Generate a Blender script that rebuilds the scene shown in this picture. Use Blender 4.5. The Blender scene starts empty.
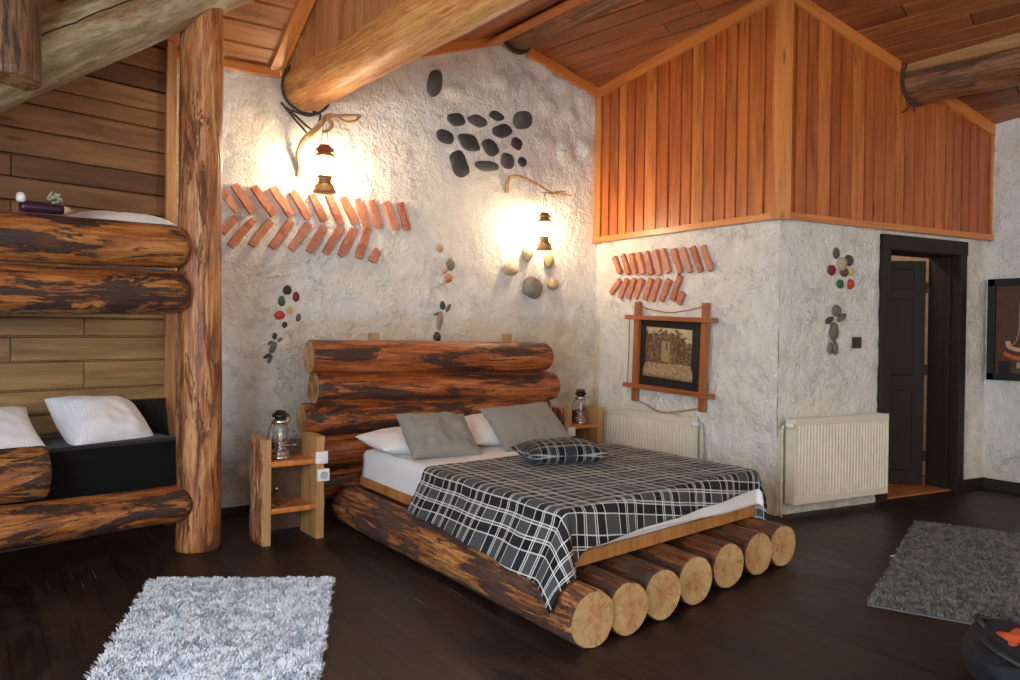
import bpy, bmesh, math, random
import numpy as np
from mathutils import Vector, Matrix, noise, Quaternion

random.seed(7)
SC = bpy.context.scene
COL = SC.collection
PI = math.pi

# ------------------------------------------------------------------ materials
class NT:
    """thin wrapper for building a node tree"""
    def __init__(s, name):
        s.m = bpy.data.materials.new(name); s.m.use_nodes = True
        s.t = s.m.node_tree; s.t.nodes.clear()
        s.out = s.n('ShaderNodeOutputMaterial'); s.b = s.n('ShaderNodeBsdfPrincipled')
        s.l(s.b.outputs[0], s.out.inputs[0])
    def n(s, kind, **kw):
        x = s.t.nodes.new(kind)
        for k, v in kw.items(): setattr(x, k, v)
        return x
    def l(s, a, b): s.t.links.new(a, b)
    def put(s, sock, v):
        if hasattr(v, 'node'): s.l(v, sock)
        else: sock.default_value = v
    def set(s, **kw):
        for k, v in kw.items():
            nm = {'color': 'Base Color', 'rough': 'Roughness', 'metal': 'Metallic', 'spec': 'Specular IOR Level', 'coat': 'Coat Weight',
                  'coat_rough': 'Coat Roughness', 'normal': 'Normal', 'trans': 'Transmission Weight', 'emit': 'Emission Color',
                  'emit_s': 'Emission Strength', 'sheen': 'Sheen Weight', 'ior': 'IOR', 'alpha': 'Alpha'}[k]
            if k in ('color', 'emit') and not hasattr(v, 'node'): v = (*v, 1)
            s.put(s.b.inputs[nm], v)
        return s
    def coord(s, which='Object'): return s.n('ShaderNodeTexCoord').outputs[which]
    def map(s, vec, scale=(1, 1, 1), loc=(0, 0, 0), rot=(0, 0, 0)):
        x = s.n('ShaderNodeMapping'); s.l(vec, x.inputs['Vector'])
        s.put(x.inputs['Scale'], scale); s.put(x.inputs['Location'], loc); s.put(x.inputs['Rotation'], rot)
        return x.outputs[0]
    def noise(s, vec, scale=5, detail=6, rough=.6, dist=0.):
        x = s.n('ShaderNodeTexNoise'); s.l(vec, x.inputs['Vector'])
        x.inputs['Scale'].default_value = scale; x.inputs['Detail'].default_value = detail
        x.inputs['Roughness'].default_value = rough; x.inputs['Distortion'].default_value = dist
        return x.outputs[0]
    def voro(s, vec, scale=5, feature='F1', out='Distance', rnd=1.):
        x = s.n('ShaderNodeTexVoronoi', feature=feature); s.l(vec, x.inputs['Vector'])
        x.inputs['Scale'].default_value = scale; x.inputs['Randomness'].default_value = rnd
        return x.outputs[out]
    def ramp(s, fac, stops, interp='LINEAR'):
        x = s.n('ShaderNodeValToRGB'); s.l(fac, x.inputs[0]); e = x.color_ramp; e.interpolation = interp
        while len(e.elements) < len(stops): e.elements.new(.5)
        for i, (p, c) in enumerate(stops):
            e.elements[i].position = p
            e.elements[i].color = (*c, 1) if isinstance(c, tuple) else (c, c, c, 1)
        return x.outputs[0]
    def mix(s, fac, a, b, mode='MIX'):
        x = s.n('ShaderNodeMix', data_type='RGBA', blend_type=mode)
        s.put(x.inputs[0], fac)
        for k, v in ((6, a), (7, b)):
            if isinstance(v, tuple): v = (*v, 1)
            s.put(x.inputs[k], v)
        return x.outputs[2]
    def math(s, op, a, b=0., c=0.):
        x = s.n('ShaderNodeMath', operation=op); s.put(x.inputs[0], a); s.put(x.inputs[1], b); s.put(x.inputs[2], c)
        return x.outputs[0]
    def n_smooth(s, v, lo, hi):
        x = s.n('ShaderNodeMapRange', interpolation_type='SMOOTHSTEP'); s.put(x.inputs[0], v); s.put(x.inputs[1], lo); s.put(x.inputs[2], hi); return x.outputs[0]
    def vadd(s, a, b):
        x = s.n('ShaderNodeVectorMath', operation='ADD'); s.put(x.inputs[0], a); s.put(x.inputs[1], b); return x.outputs[0]
    def sep(s, v):
        x = s.n('ShaderNodeSeparateXYZ'); s.l(v, x.inputs[0]); return x.outputs
    def bump(s, h, strength=.5, dist=.01, normal=None):
        x = s.n('ShaderNodeBump'); s.put(x.inputs['Strength'], strength); s.put(x.inputs['Distance'], dist); s.put(x.inputs['Height'], h)
        if normal is not None: s.l(normal, x.inputs['Normal'])
        return x.outputs[0]
    def rand(s): return s.n('ShaderNodeObjectInfo').outputs['Random']
    def isl(s): return s.n('ShaderNodeNewGeometry').outputs['Random Per Island']
    def shifted(s, vec, amt, key):
        """offset coordinates by a per-object / per-island random amount"""
        c = s.n('ShaderNodeCombineXYZ'); m = s.math('MULTIPLY', key, amt)
        for i in range(3): s.l(m, c.inputs[i])
        return s.vadd(vec, c.outputs[0])

def simple(name, rgb, rough=.6, metal=0., var=.15, scale=14., bump=0., **kw):
    t = NT(name); v = t.shifted(t.coord(), 37., t.rand()); f = t.noise(v, scale, 5, .6)
    lo = tuple(c * (1 - var) for c in rgb); hi = tuple(min(1, c * (1 + var)) for c in rgb)
    t.set(color=t.ramp(f, [(.3, lo), (.7, hi)]), rough=rough, metal=metal, **kw)
    if bump: t.set(normal=t.bump(t.noise(v, scale * 4, 5, .6), bump, .004))
    return t.m

def mat_log(name, dark, mid, light, patch=(.50, .54), bark=(.03, .016, .01), rough=.5, coat=.15, bump=.7, streak=1., ps=(1.9, 12), crack=None):
    t = NT(name); v = t.shifted(t.coord(), 53., t.rand())
    fine = t.noise(t.map(v, (3.2, 62 * streak, 62 * streak)), 1., 9, .74, .5)
    broad = t.noise(t.map(v, (1.6, 13, 13)), 1., 6, .65, .8)
    fac = t.math('ADD', t.math('MULTIPLY', fine, .6), t.math('MULTIPLY', broad, .4))
    col = t.ramp(fac, [(.43, dark), (.50, mid), (.575, light)])
    sp = t.noise(t.map(v, (5, 60, 60)), 1., 5, .7)
    col = t.mix(t.ramp(sp, [(.56, 0.), (.64, .6)]), col, tuple(c * .45 for c in dark))
    pn = t.noise(t.map(v, (ps[0], ps[1], ps[1])), 1., 10, .76, .6)
    pm = t.ramp(pn, [(patch[0], 0.), (patch[1], 1.)])
    bn = t.noise(t.map(v, (9, 36, 36)), 1., 6, .7)
    col = t.mix(t.math('MULTIPLY', pm, .93), col, t.ramp(bn, [(.40, bark), (.62, tuple(min(1, c * 2.3 + .004) for c in bark))]))
    kn = t.voro(t.map(v, (1.6, 3.5, 3.5)), 1.)
    col = t.mix(t.ramp(kn, [(.06, .8), (.14, 0.)]), col, tuple(c * .55 for c in dark))
    h = t.math('ADD', t.math('MULTIPLY', fac, .9), t.math('MULTIPLY', pm, .35))
    if crack is not None:                                          # a long drying crack along one side
        x, y, z = t.sep(t.coord()); wv = t.noise(t.map(t.coord(), (1.5, .01, .01)), 1., 4, .6)
        ang = t.math('ADD', t.math('ARCTAN2', z, y), t.math('MULTIPLY', wv, .5))
        cm = t.ramp(t.math('ABSOLUTE', t.math('SUBTRACT', ang, crack)), [(.012, 1.), (.035, 0.)])
        col = t.mix(cm, col, (.012, .009, .007)); h = t.math('SUBTRACT', h, t.math('MULTIPLY', cm, .8))
    t.set(color=col, rough=t.math('ADD', t.math('MULTIPLY', pm, .2), rough - .05), coat=coat, coat_rough=.35, normal=t.bump(h, bump, .014))
    return t.m

def mat_endgrain(name, edge=(.34, .19, .075), mid=(.55, .33, .14), core=(.50, .20, .06)):
    t = NT(name); v = t.coord(); x, y, z = t.sep(v)
    wob = t.noise(t.shifted(v, 31., t.rand()), 9., 3, .5)
    r = t.math('SQRT', t.math('ADD', t.math('MULTIPLY', y, y), t.math('MULTIPLY', z, z)))
    r2 = t.math('ADD', r, t.math('MULTIPLY', wob, .05))
    ring = t.math('SINE', t.math('MULTIPLY', r2, 620.))
    base = t.ramp(t.math('MULTIPLY', r2, 6.), [(.22, core), (.48, mid), (.80, mid), (.92, edge)])
    base = t.mix(t.math('MULTIPLY', t.math('ADD', ring, 1.), .2), base, edge)
    ang = t.math('ARCTAN2', y, z)
    c = t.n('ShaderNodeCombineXYZ'); t.l(t.math('MULTIPLY', ang, 1.9), c.inputs[0]); t.l(t.math('MULTIPLY', r, 1.5), c.inputs[1])
    crack = t.noise(t.shifted(c.outputs[0], 23., t.rand()), 3.2, 6, .75)
    cm = t.ramp(crack, [(.56, 0.), (.63, .8)])
    base = t.mix(cm, base, (.11, .045, .015))
    spots = t.noise(t.shifted(v, 19., t.rand()), 26., 5, .65)
    base = t.mix(t.ramp(spots, [(.46, 0.), (.62, .75)]), base, (.36, .13, .035))
    base = t.mix(t.ramp(t.noise(t.shifted(v, 71., t.rand()), 11., 4, .6), [(.45, 0.), (.6, .55)]), base, (.60, .40, .19))
    t.set(color=base, rough=.65, normal=t.bump(t.math('ADD', t.math('MULTIPLY', ring, .1), crack), .35, .004))
    return t.m

def mat_boards(name, cols, grain=(22, 22, 1.6), rough=.42, coat=.25, dark=.45, knots=True, bump=.25):
    """planed boards in one mesh: tone per board from the island, grain along local z"""
    t = NT(name); v = t.coord(); k = t.isl(); v = t.shifted(v, 41., k)
    n = len(cols); base = t.ramp(k, [(i / max(1, n - 1), c) for i, c in enumerate(cols)])
    g = t.noise(t.map(v, grain), 1., 8, .65, .5)
    g2 = t.noise(t.map(v, tuple(a * .3 for a in grain)), 1., 4, .6, 1.2)
    col = t.mix(t.ramp(g, [(.35, 1.), (.62, 0.)]), base, t.mix(1., base, (dark, dark * .85, dark * .75), 'MULTIPLY'))
    col = t.mix(t.ramp(g2, [(.4, 0.), (.75, .6)]), col, t.mix(1., base, (1.35, 1.25, 1.15), 'MULTIPLY'))
    if knots:
        kn = t.voro(t.map(v, tuple(min(9., max(a * .5, 1.4)) for a in grain)), 1.)
        col = t.mix(t.ramp(kn, [(.05, .85), (.11, 0.)]), col, t.mix(1., base, (.30, .22, .2), 'MULTIPLY'))
    t.set(color=col, rough=rough, coat=coat, coat_rough=.3, normal=t.bump(g, bump, .003))
    return t.m

def mat_plaster(name):
    t = NT(name); v = t.coord()
    a = t.noise(v, 8., 6, .6, .5); b = t.noise(t.map(v, (1, 1, 1.4)), 30., 5, .6, .3); st = t.noise(t.map(v, (1.5, 1.5, 1), rot=(0, .6, .5)), 12., 5, .6, .9)
    cr = t.noise(t.map(v, (1, 1, 1.3)), 10., 7, .68, 1.2)
    line = t.ramp(t.math('ABSOLUTE', t.math('SUBTRACT', cr, .53)), [(0., 0.), (.012, 1.)])
    msk = t.ramp(t.noise(v, 5., 4, .6), [(.48, 0.), (.58, 1.)])
    col = t.ramp(a, [(.35, (.74, .715, .66)), (.65, (.83, .81, .76))])
    col = t.mix(t.math('MULTIPLY', msk, t.ramp(line, [(0., .5), (.7, 0.)])), col, (.42, .38, .33))
    big = t.noise(v, 1.4, 4, .6)
    col = t.mix(t.ramp(big, [(.52, 0.), (.72, .45)]), col, (.74, .64, .46))
    # back wall: yellowed varnish band over the headboard, painted shade low by the post
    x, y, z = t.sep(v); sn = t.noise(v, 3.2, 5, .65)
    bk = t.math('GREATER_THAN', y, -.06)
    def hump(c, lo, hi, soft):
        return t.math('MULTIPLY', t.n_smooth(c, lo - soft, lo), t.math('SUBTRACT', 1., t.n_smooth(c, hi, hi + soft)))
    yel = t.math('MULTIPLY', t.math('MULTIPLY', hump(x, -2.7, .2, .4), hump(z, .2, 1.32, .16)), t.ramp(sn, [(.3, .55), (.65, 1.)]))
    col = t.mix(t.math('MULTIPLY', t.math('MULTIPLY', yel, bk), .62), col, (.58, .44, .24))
    wall_shade = t.math('MULTIPLY', t.math('MULTIPLY', hump(x, -4., -2.75, .35), hump(z, -.2, .75, .5)), t.ramp(sn, [(.35, .3), (.62, 1.)]))  # shadow behind the nightstand, put into the plaster colour
    col = t.mix(t.math('MULTIPLY', t.math('MULTIPLY', wall_shade, bk), .5), col, (.34, .31, .28))
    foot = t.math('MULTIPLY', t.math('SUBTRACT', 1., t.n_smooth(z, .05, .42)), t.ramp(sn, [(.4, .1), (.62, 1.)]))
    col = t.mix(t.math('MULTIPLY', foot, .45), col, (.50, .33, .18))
    h = t.math('ADD', t.math('MULTIPLY', a, .9), t.math('MULTIPLY', b, .35))
    h = t.math('ADD', h, t.math('MULTIPLY', st, .6)); h = t.math('ADD', h, t.math('MULTIPLY', t.math('MULTIPLY', msk, line), .12))
    t.set(color=col, rough=.75, spec=.3, normal=t.bump(h, .9, .036))
    return t.m

def mat_floor(name):
    t = NT(name); v = t.coord()
    br = t.n('ShaderNodeTexBrick'); br.offset = .37; br.offset_frequency = 2
    t.l(t.map(v, (1, 1, 1), rot=(0, 0, PI / 2)), br.inputs['Vector'])
    for k, val in (('Scale', 1.), ('Brick Width', 1.6), ('Row Height', .13), ('Mortar Size', .004), ('Mortar Smooth', .4), ('Bias', 0.)):
        br.inputs[k].default_value = val
    br.inputs['Color1'].default_value = (.022, .0105, .0075, 1); br.inputs['Color2'].default_value = (.0075, .004, .0032, 1)
    br.inputs['Mortar'].default_value = (.002, .0015, .0015, 1)
    sm = t.noise(t.map(v, (3.5, 1.1, 1)), 1.6, 6, .65, 1.); gr = t.noise(t.map(v, (46, 2.2, 1)), 1., 7, .7)
    col = t.mix(t.ramp(sm, [(.47, 0.), (.62, .8)]), br.outputs['Color'], (.034, .019, .0135))
    col = t.mix(t.ramp(gr, [(.48, 0.), (.66, .5)]), col, (.036, .020, .013))
    sc = t.noise(t.map(v, (60, 1.6, 1)), 1., 3, .5); sg = t.noise(v, 1.1, 2, .5)
    sm2 = t.math('MULTIPLY', t.ramp(sc, [(.66, 0.), (.68, 1.)]), t.ramp(sg, [(.55, 0.), (.65, 1.)]))
    col = t.mix(t.math('MULTIPLY', sm2, .5), col, (.30, .22, .17))
    h = t.math('ADD', t.math('MULTIPLY', gr, .25), t.math('SUBTRACT', 1., br.outputs['Fac']))
    t.set(color=col, rough=t.ramp(sm, [(.3, .40), (.75, .60)]), spec=.3, normal=t.bump(h, .35, .003))
    return t.m

def mat_plaid(name, P=.29, w=.0105, lc=(.72, .70, .65), k=1.):
    """charcoal check with black bands and pale lines, from the cloth's own coordinates"""
    t = NT(name); x, y, _ = t.sep(t.coord('UV'))
    def fr(c, off): return t.math('FRACT', t.math('ADD', t.math('DIVIDE', c, P), off))
    def band(f, a, b): return t.math('MULTIPLY', t.math('GREATER_THAN', f, a), t.math('LESS_THAN', f, b))
    cols, lines = [], []
    for c, off in ((x, 50.12), (y, 50.4)):
        f = fr(c, off)
        cols.append(t.math('MAXIMUM', band(f, .33, .485), band(f, .80, .965)))
        ln = None
        for p in (.318, .50, .545, .745, .79, .98):
            q = band(f, p - w, p + w); ln = q if ln is None else t.math('MAXIMUM', ln, q)
        lines.append(ln)
    dk = t.math('ADD', t.math('MULTIPLY', cols[0], .5), t.math('MULTIPLY', cols[1], .5))
    wv = t.noise(t.coord('UV'), 420., 2, .5)
    base = t.ramp(dk, [(0., (.080 * k, .083 * k, .088 * k)), (.5, (.022 * k, .022 * k, .025 * k)), (1., (.008, .008, .009))])
    base = t.mix(t.ramp(wv, [(.3, .35), (.7, 0.)]), base, (.012, .012, .014))
    ls = t.math('ADD', lines[0], lines[1])
    col = t.mix(t.math('MINIMUM', t.math('MULTIPLY', ls, .75), .95), base, lc)
    t.set(color=col, rough=.88, sheen=.05, spec=.12, normal=t.bump(wv, .25, .002))
    return t.m

def mat_cloth(name, rgb, weave=500., stripes=0., rough=.9, uv='Object', bump=.2):
    t = NT(name); v = t.coord(uv); w = t.noise(v, weave, 2, .5); big = t.noise(v, 9., 4, .6)
    col = t.ramp(w, [(.3, tuple(c * .9 for c in rgb)), (.7, tuple(min(1, c * 1.06) for c in rgb))])
    if stripes:
        x, y, _ = t.sep(t.coord('UV')); s = t.math('SINE', t.math('MULTIPLY', x, stripes))
        col = t.mix(t.ramp(s, [(.3, 0.), (.7, .35)]), col, tuple(c * .80 for c in rgb))
    t.set(color=col, rough=rough, spec=.15, sheen=.08, normal=t.bump(t.math('ADD', t.math('MULTIPLY', w, .3), big), bump, .006))
    return t.m

def mat_pile(name, a, b):
    t = NT(name); k = t.isl(); v = t.coord(); big = t.noise(v, 5., 4, .6)
    col = t.ramp(k, [(0., a), (1., b)])
    col = t.mix(t.ramp(big, [(.4, 0.), (.7, .45)]), col, a)
    t.set(color=col, rough=.85, spec=.15, sheen=.1); return t.m

def mat_metal(name, rgb, rough=.3):
    t = NT(name); v = t.coord(); f = t.noise(v, 40., 4, .6)
    t.set(color=t.ramp(f, [(.3, tuple(c * .7 for c in rgb)), (.7, rgb)]), rough=t.ramp(f, [(.3, rough * .8), (.7, min(1, rough * 1.5))]), metal=1.)
    return t.m

def mat_glass(name, tint=(.95, .97, .97)):
    t = NT(name); f = t.noise(t.coord(), 30., 2, .5)
    t.set(color=tint, rough=t.ramp(f, [(0., .02), (1., .07)]), trans=1., ior=1.25); return t.m

def mat_emit(name, rgb, s):
    t = NT(name); z = t.sep(t.coord())[2]
    t.set(color=(.9, .85, .75), emit=rgb, emit_s=s, rough=.5); return t.m

def mat_brick(name):
    t = NT(name); v = t.shifted(t.coord(), 61., t.rand()); k = t.rand()
    base = t.ramp(k, [(0., (.40, .125, .065)), (.35, (.54, .20, .10)), (.7, (.46, .15, .085)), (1., (.60, .27, .165))])
    f = t.noise(v, 28., 7, .7)
    col = t.mix(t.ramp(f, [(.45, 0.), (.72, .7)]), base, (.66, .37, .25))
    col = t.mix(t.ramp(t.noise(v, 60., 4, .6), [(.6, 0.), (.75, .6)]), col, (.20, .06, .035))
    t.set(color=col, rough=.85, normal=t.bump(f, .7, .008)); return t.m

def mat_stone(name, rgb, var=.35):
    return simple(name, rgb, .6, 0., var, 22., .6)

# ------------------------------------------------------------------ object helpers
def link(name, me, mats=None, parent=None):
    o = bpy.data.objects.new(name, me); COL.objects.link(o)
    if mats is not None and not me.materials:
        for m in (mats if isinstance(mats, (list, tuple)) else [mats]): me.materials.append(m)
    if parent: o.parent = parent
    return o
def tag(o, label, cat, group=None):
    o['label'] = label; o['category'] = cat
    if group: o['group'] = group
    return o
def struct(o): o['kind'] = 'structure'; return o
def thing(name, label, cat, loc=(0, 0, 0), rz=0., group=None, mat=None):
    o = bpy.data.objects.new(name, None); COL.objects.link(o); o.empty_display_size = .1
    o.matrix_world = mat if mat is not None else Matrix.Translation(loc) @ Matrix.Rotation(rz, 4, 'Z')
    return tag(o, label, cat, group)
def mesh(name, v, f, smooth=False, mi=None, uv=None):
    me = bpy.data.meshes.new(name); me.from_pydata([tuple(map(float, p)) for p in v], [], f); me.update()
    if smooth: me.shade_smooth()
    if mi is not None:
        for p, i in zip(me.polygons, mi): p.material_index = i
    if uv is not None:
        L = me.uv_layers.new(name='UVMap')
        for lp in me.loops: L.data[lp.index].uv = uv[lp.vertex_index]
    return me
def bm_obj(name, bm, mats, parent=None, bevel=0., smooth=False, seg=2):
    if bevel:
        bmesh.ops.bevel(bm, geom=list(bm.edges), offset=bevel, segments=seg, profile=.6, affect='EDGES')
    bmesh.ops.recalc_face_normals(bm, faces=bm.faces)
    me = bpy.data.meshes.new(name); bm.to_mesh(me); bm.free()
    if smooth: me.shade_smooth()
    return link(name, me, mats, parent)
def box(bm, c, s, M=None, taper=1.):
    """box centred at c with full size s; taper scales the top in x and y"""
    vs = []
    for z in (-.5, .5):
        k = taper if z > 0 else 1.
        for x, y in ((-.5, -.5), (.5, -.5), (.5, .5), (-.5, .5)):
            p = Vector((c[0] + x * s[0] * k, c[1] + y * s[1] * k, c[2] + z * s[2]))
            vs.append(bm.verts.new(M @ p if M else p))
    for f in ((0, 3, 2, 1), (4, 5, 6, 7), (0, 1, 5, 4), (1, 2, 6, 5), (2, 3, 7, 6), (3, 0, 4, 7)):
        bm.faces.new([vs[i] for i in f])
def boxobj(name, c, s, mat, parent=None, bevel=.004, M=None):
    bm = bmesh.new(); box(bm, c, s, M); return bm_obj(name, bm, mat, parent, bevel)
def tube(bm, pts, rad, n=8, cap=True):
    pts = [Vector(p) for p in pts]
    if not isinstance(rad, (list, tuple)): rad = [rad] * len(pts)
    rings = []; up = None
    for i, p in enumerate(pts):
        d = (pts[min(i + 1, len(pts) - 1)] - pts[max(i - 1, 0)]).normalized()
        if up is None: up = Vector((0, 0, 1)) if abs(d.z) < .9 else Vector((1, 0, 0))
        a = d.cross(up).normalized(); b = a.cross(d).normalized(); up = b
        rings.append([bm.verts.new(p + (a * math.cos(t) + b * math.sin(t)) * rad[i]) for t in [2 * PI * k / n for k in range(n)]])
    for r0, r1 in zip(rings, rings[1:]):
        for k in range(n): bm.faces.new((r0[k], r0[(k + 1) % n], r1[(k + 1) % n], r1[k]))
    if cap:
        bm.faces.new(rings[0][::-1]); bm.faces.new(rings[-1])
def smooth_path(pts, k=6):
    P = [Vector(p) for p in pts]; out = []
    for i in range(len(P) - 1):
        a, b, c, d = P[max(i - 1, 0)], P[i], P[i + 1], P[min(i + 2, len(P) - 1)]
        for j in range(k):
            t = j / k
            out.append(.5 * ((2 * b) + (c - a) * t + (2 * a - 5 * b + 4 * c - d) * t * t + (3 * b - a - 3 * c + d) * t ** 3))
    return out + [P[-1]]
def lathe(bm, prof, n=24, c=(0, 0, 0)):
    rings = []
    for r, z in prof:
        rings.append([bm.verts.new((c[0] + max(r, 1e-4) * math.cos(2 * PI * k / n), c[1] + max(r, 1e-4) * math.sin(2 * PI * k / n), c[2] + z)) for k in range(n)])
    for a, b in zip(rings, rings[1:]):
        for k in range(n): bm.faces.new((a[k], a[(k + 1) % n], b[(k + 1) % n], b[k]))
    return rings
def lathe_obj(name, prof, mat, parent=None, n=24, c=(0, 0, 0)):
    bm = bmesh.new(); lathe(bm, prof, n, c); bmesh.ops.remove_doubles(bm, verts=bm.verts, dist=2e-4)
    return bm_obj(name, bm, mat, parent, smooth=True)

def axis_frame(p0, p1):
    a, b = Vector(p0), Vector(p1); x = (b - a).normalized()
    y = Vector((0, 0, 1)).cross(x)
    y = y.normalized() if y.length > 1e-3 else Vector((0, 1, 0))
    z = x.cross(y)
    M = Matrix((x, y, z)).transposed().to_4x4(); M.translation = (a + b) / 2
    return M, (b - a).length
def log(name, p0, p1, r0, r1, mats, parent=None, seed=0, rough=.05, bend=.0, nr=36, ends=(0., 0.), dome=(0., 0.)):
    """a peeled log from p0 to p1: local x runs along it, material 0 the round, material 1 the sawn ends"""
    M, L = axis_frame(p0, p1); nx = max(6, int(L / (.022 if max(dome) else .045))); V = []; F = []; mi = []
    xs = [-L / 2, -L / 2 + .006] + [-L / 2 + .006 + (L - .012) * i / nx for i in range(1, nx)] + [L / 2 - .006, L / 2]
    for i, x in enumerate(xs):
        t = (x + L / 2) / L; r = r0 + (r1 - r0) * t
        if i in (0, len(xs) - 1): r -= .006
        for dm, dd in ((dome[0], x + L / 2), (dome[1], L / 2 - x)):
            if dm and dd < dm: r *= .62 + .38 * math.sqrt(max(0., 1 - (1 - dd / dm) ** 2))
        bz = bend * math.sin(PI * t)
        for k in range(nr):
            a = 2 * PI * k / nr
            q = 1 + rough * (noise.noise(Vector((x * 1.6 + seed * 7.1, math.cos(a) * 1.1, math.sin(a) * 1.1 + seed)))
                             + .45 * noise.noise(Vector((x * 4.5 + seed * 3.3, math.cos(a) * 3., math.sin(a) * 3. - seed))))
            sk = (ends[0] if t < .5 else ends[1]) * math.sin(a) * (1 if i in (0, 1, len(xs) - 2, len(xs) - 1) else 0)
            V.append((x + sk, r * q * math.cos(a), bz + r * q * math.sin(a)))
    for i in range(len(xs) - 1):
        for k in range(nr):
            F.append((i * nr + k, (i + 1) * nr + k, (i + 1) * nr + (k + 1) % nr, i * nr + (k + 1) % nr)); mi.append(0)
    for e, i in ((0, 0), (1, len(xs) - 1)):
        c = len(V); V.append((xs[i], 0, 0))
        for k in range(nr):
            a, b = i * nr + k, i * nr + (k + 1) % nr
            F.append((c, b, a) if e else (c, a, b)); mi.append(1)
    me = mesh(name, V, F, True, mi)
    for p in me.polygons:
        if p.material_index == 1: p.use_smooth = False
    bm = bmesh.new(); bm.from_mesh(me); bmesh.ops.recalc_face_normals(bm, faces=bm.faces); bm.to_mesh(me); bm.free()
    o = link(name, me, mats); o.matrix_world = M
    if parent:
        o.parent = parent; o.matrix_parent_inverse = parent.matrix_world.inverted()
    return o

def boards(name, O, U, V, N, spans, th, mat, chamfer=.007, gap=.004, rows=None):
    """boards lying in the plane O + u U + v V, standing out along N. spans: (u0, u1, v_lo(u), v_hi(u)); the mesh's local z runs along V"""
    U, V, N, O = Vector(U).normalized(), Vector(V).normalized(), Vector(N).normalized(), Vector(O)
    vv, ff = [], []
    for u0, u1, lo, hi in spans:
        a0, a1 = u0 + gap / 2, u1 - gap / 2; b = len(vv)
        for (c, d, e) in ((0., 0., 0.), (chamfer, th, .0)):
            for u, fn, s in ((a0 + c, lo, 1), (a1 - c, lo, 1), (a1 - c, hi, -1), (a0 + c, hi, -1)):
                vv.append((u, d, fn(u) + s * c * .4))
        for q in ((4, 5, 6, 7), (0, 1, 5, 4), (1, 2, 6, 5), (2, 3, 7, 6), (3, 0, 4, 7)):
            ff.append(tuple(b + i for i in q))
        b = len(vv); e = .004
        for u, fn, q in ((u0 - e, lo, -e), (u1 + e, lo, -e), (u1 + e, hi, e), (u0 - e, hi, e)): vv.append((u, -.002 - .0004 * (len(vv) // 12 % 3), fn(u) + q))
        ff.append((b, b + 1, b + 2, b + 3))
    # local x = U, local y = N, local z = V
    me = mesh(name, vv, ff)
    bm = bmesh.new(); bm.from_mesh(me); bmesh.ops.recalc_face_normals(bm, faces=bm.faces); bm.to_mesh(me); bm.free()
    o = link(name, me, mat)
    M = Matrix((U, N, V)).transposed().to_4x4(); M.translation = O; o.matrix_world = M
    return o

def beam_plank(name, p0, p1, w, th, side, mat, parent=None, bevel=.004):
    """a sawn plank between two points; w across 'side', th along the third axis. Local z runs along it"""
    a, b = Vector(p0), Vector(p1); z = (b - a).normalized(); s = Vector(side); s = (s - z * s.dot(z)).normalized(); t = z.cross(s)
    bm = bmesh.new(); box(bm, (0, 0, 0), (w, th, (b - a).length))
    o = bm_obj(name, bm, mat, None, bevel)
    M = Matrix((s, t, z)).transposed().to_4x4(); M.translation = (a + b) / 2; o.matrix_world = M
    if parent: o.parent = parent; o.matrix_parent_inverse = parent.matrix_world.inverted()
    return o

# walls of the corner: origin, direction along the wall, direction into the room
W2D = Vector((2.4772, -.2479, 0)).normalized()
WALLS = {'b': (Vector((0, 0, 0)), Vector((1, 0, 0)), Vector((0, -1, 0))),
         's': (Vector((0, 0, 0)), Vector((0, -1, 0)), Vector((-1, 0, 0))),
         'f': (Vector((0, -2.03, 0)), W2D, Vector((W2D.y, -W2D.x, 0)))}
def on(w, s, z, off=0.):
    O, u, n = WALLS[w]; return O + u * s + Vector((0, 0, z)) + n * off
def frame(w, s, z, off=0., ang=0.):
    """matrix whose x lies along the wall, y up it and z out of it, turned by ang"""
    O, u, n = WALLS[w]; up = Vector((0, 0, 1)); c, q = math.cos(ang), math.sin(ang)
    x = u * c + up * q; y = -u * q + up * c
    M = Matrix((x, y, n)).transposed().to_4x4(); M.translation = on(w, s, z, off); return M

def relief(s, z, lumps=()):
    h = .011 * noise.noise(Vector((s * 1.9, z * 1.9, 3.1))) + .010 * noise.noise(Vector((s * 6.5, z * 6.5, 9.)))
    h += .007 * noise.noise(Vector((s * 15., z * 18., 1.7)))
    for a, b, rx, rz, *_ in lumps:
        d = ((s - a) / rx) ** 2 + ((z - b) / rz) ** 2
        if d < 2.2: h += .035 * max(0., 1 - d / 1.5) ** .7 if d < 1.5 else 0
    return h
def plaster_wall(name, w, s0, s1, z0, z1, step=.03, lumps=(), hole=None, base=0.):
    ns, nz = int((s1 - s0) / step), int((z1 - z0) / step); V, F = [], []
    for i in range(ns + 1):
        for j in range(nz + 1):
            s, z = s0 + (s1 - s0) * i / ns, z0 + (z1 - z0) * j / nz
            V.append(on(w, s, z, relief(s + (0 if w == 'b' else 20 if w == 's' else 40), z, lumps) + base))
    for i in range(ns):
        for j in range(nz):
            sm, zm = s0 + (s1 - s0) * (i + .5) / ns, z0 + (z1 - z0) * (j + .5) / nz
            if hole and hole[0] < sm < hole[1] and zm < hole[2]: continue
            F.append((i * (nz + 1) + j, (i + 1) * (nz + 1) + j, (i + 1) * (nz + 1) + j + 1, i * (nz + 1) + j + 1))
    return struct(link(name, mesh(name, V, F, True), MT['plaster']))
def quad_wall(name, pts, mat):
    return struct(link(name, mesh(name, pts, [tuple(range(len(pts)))]), mat))

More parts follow.
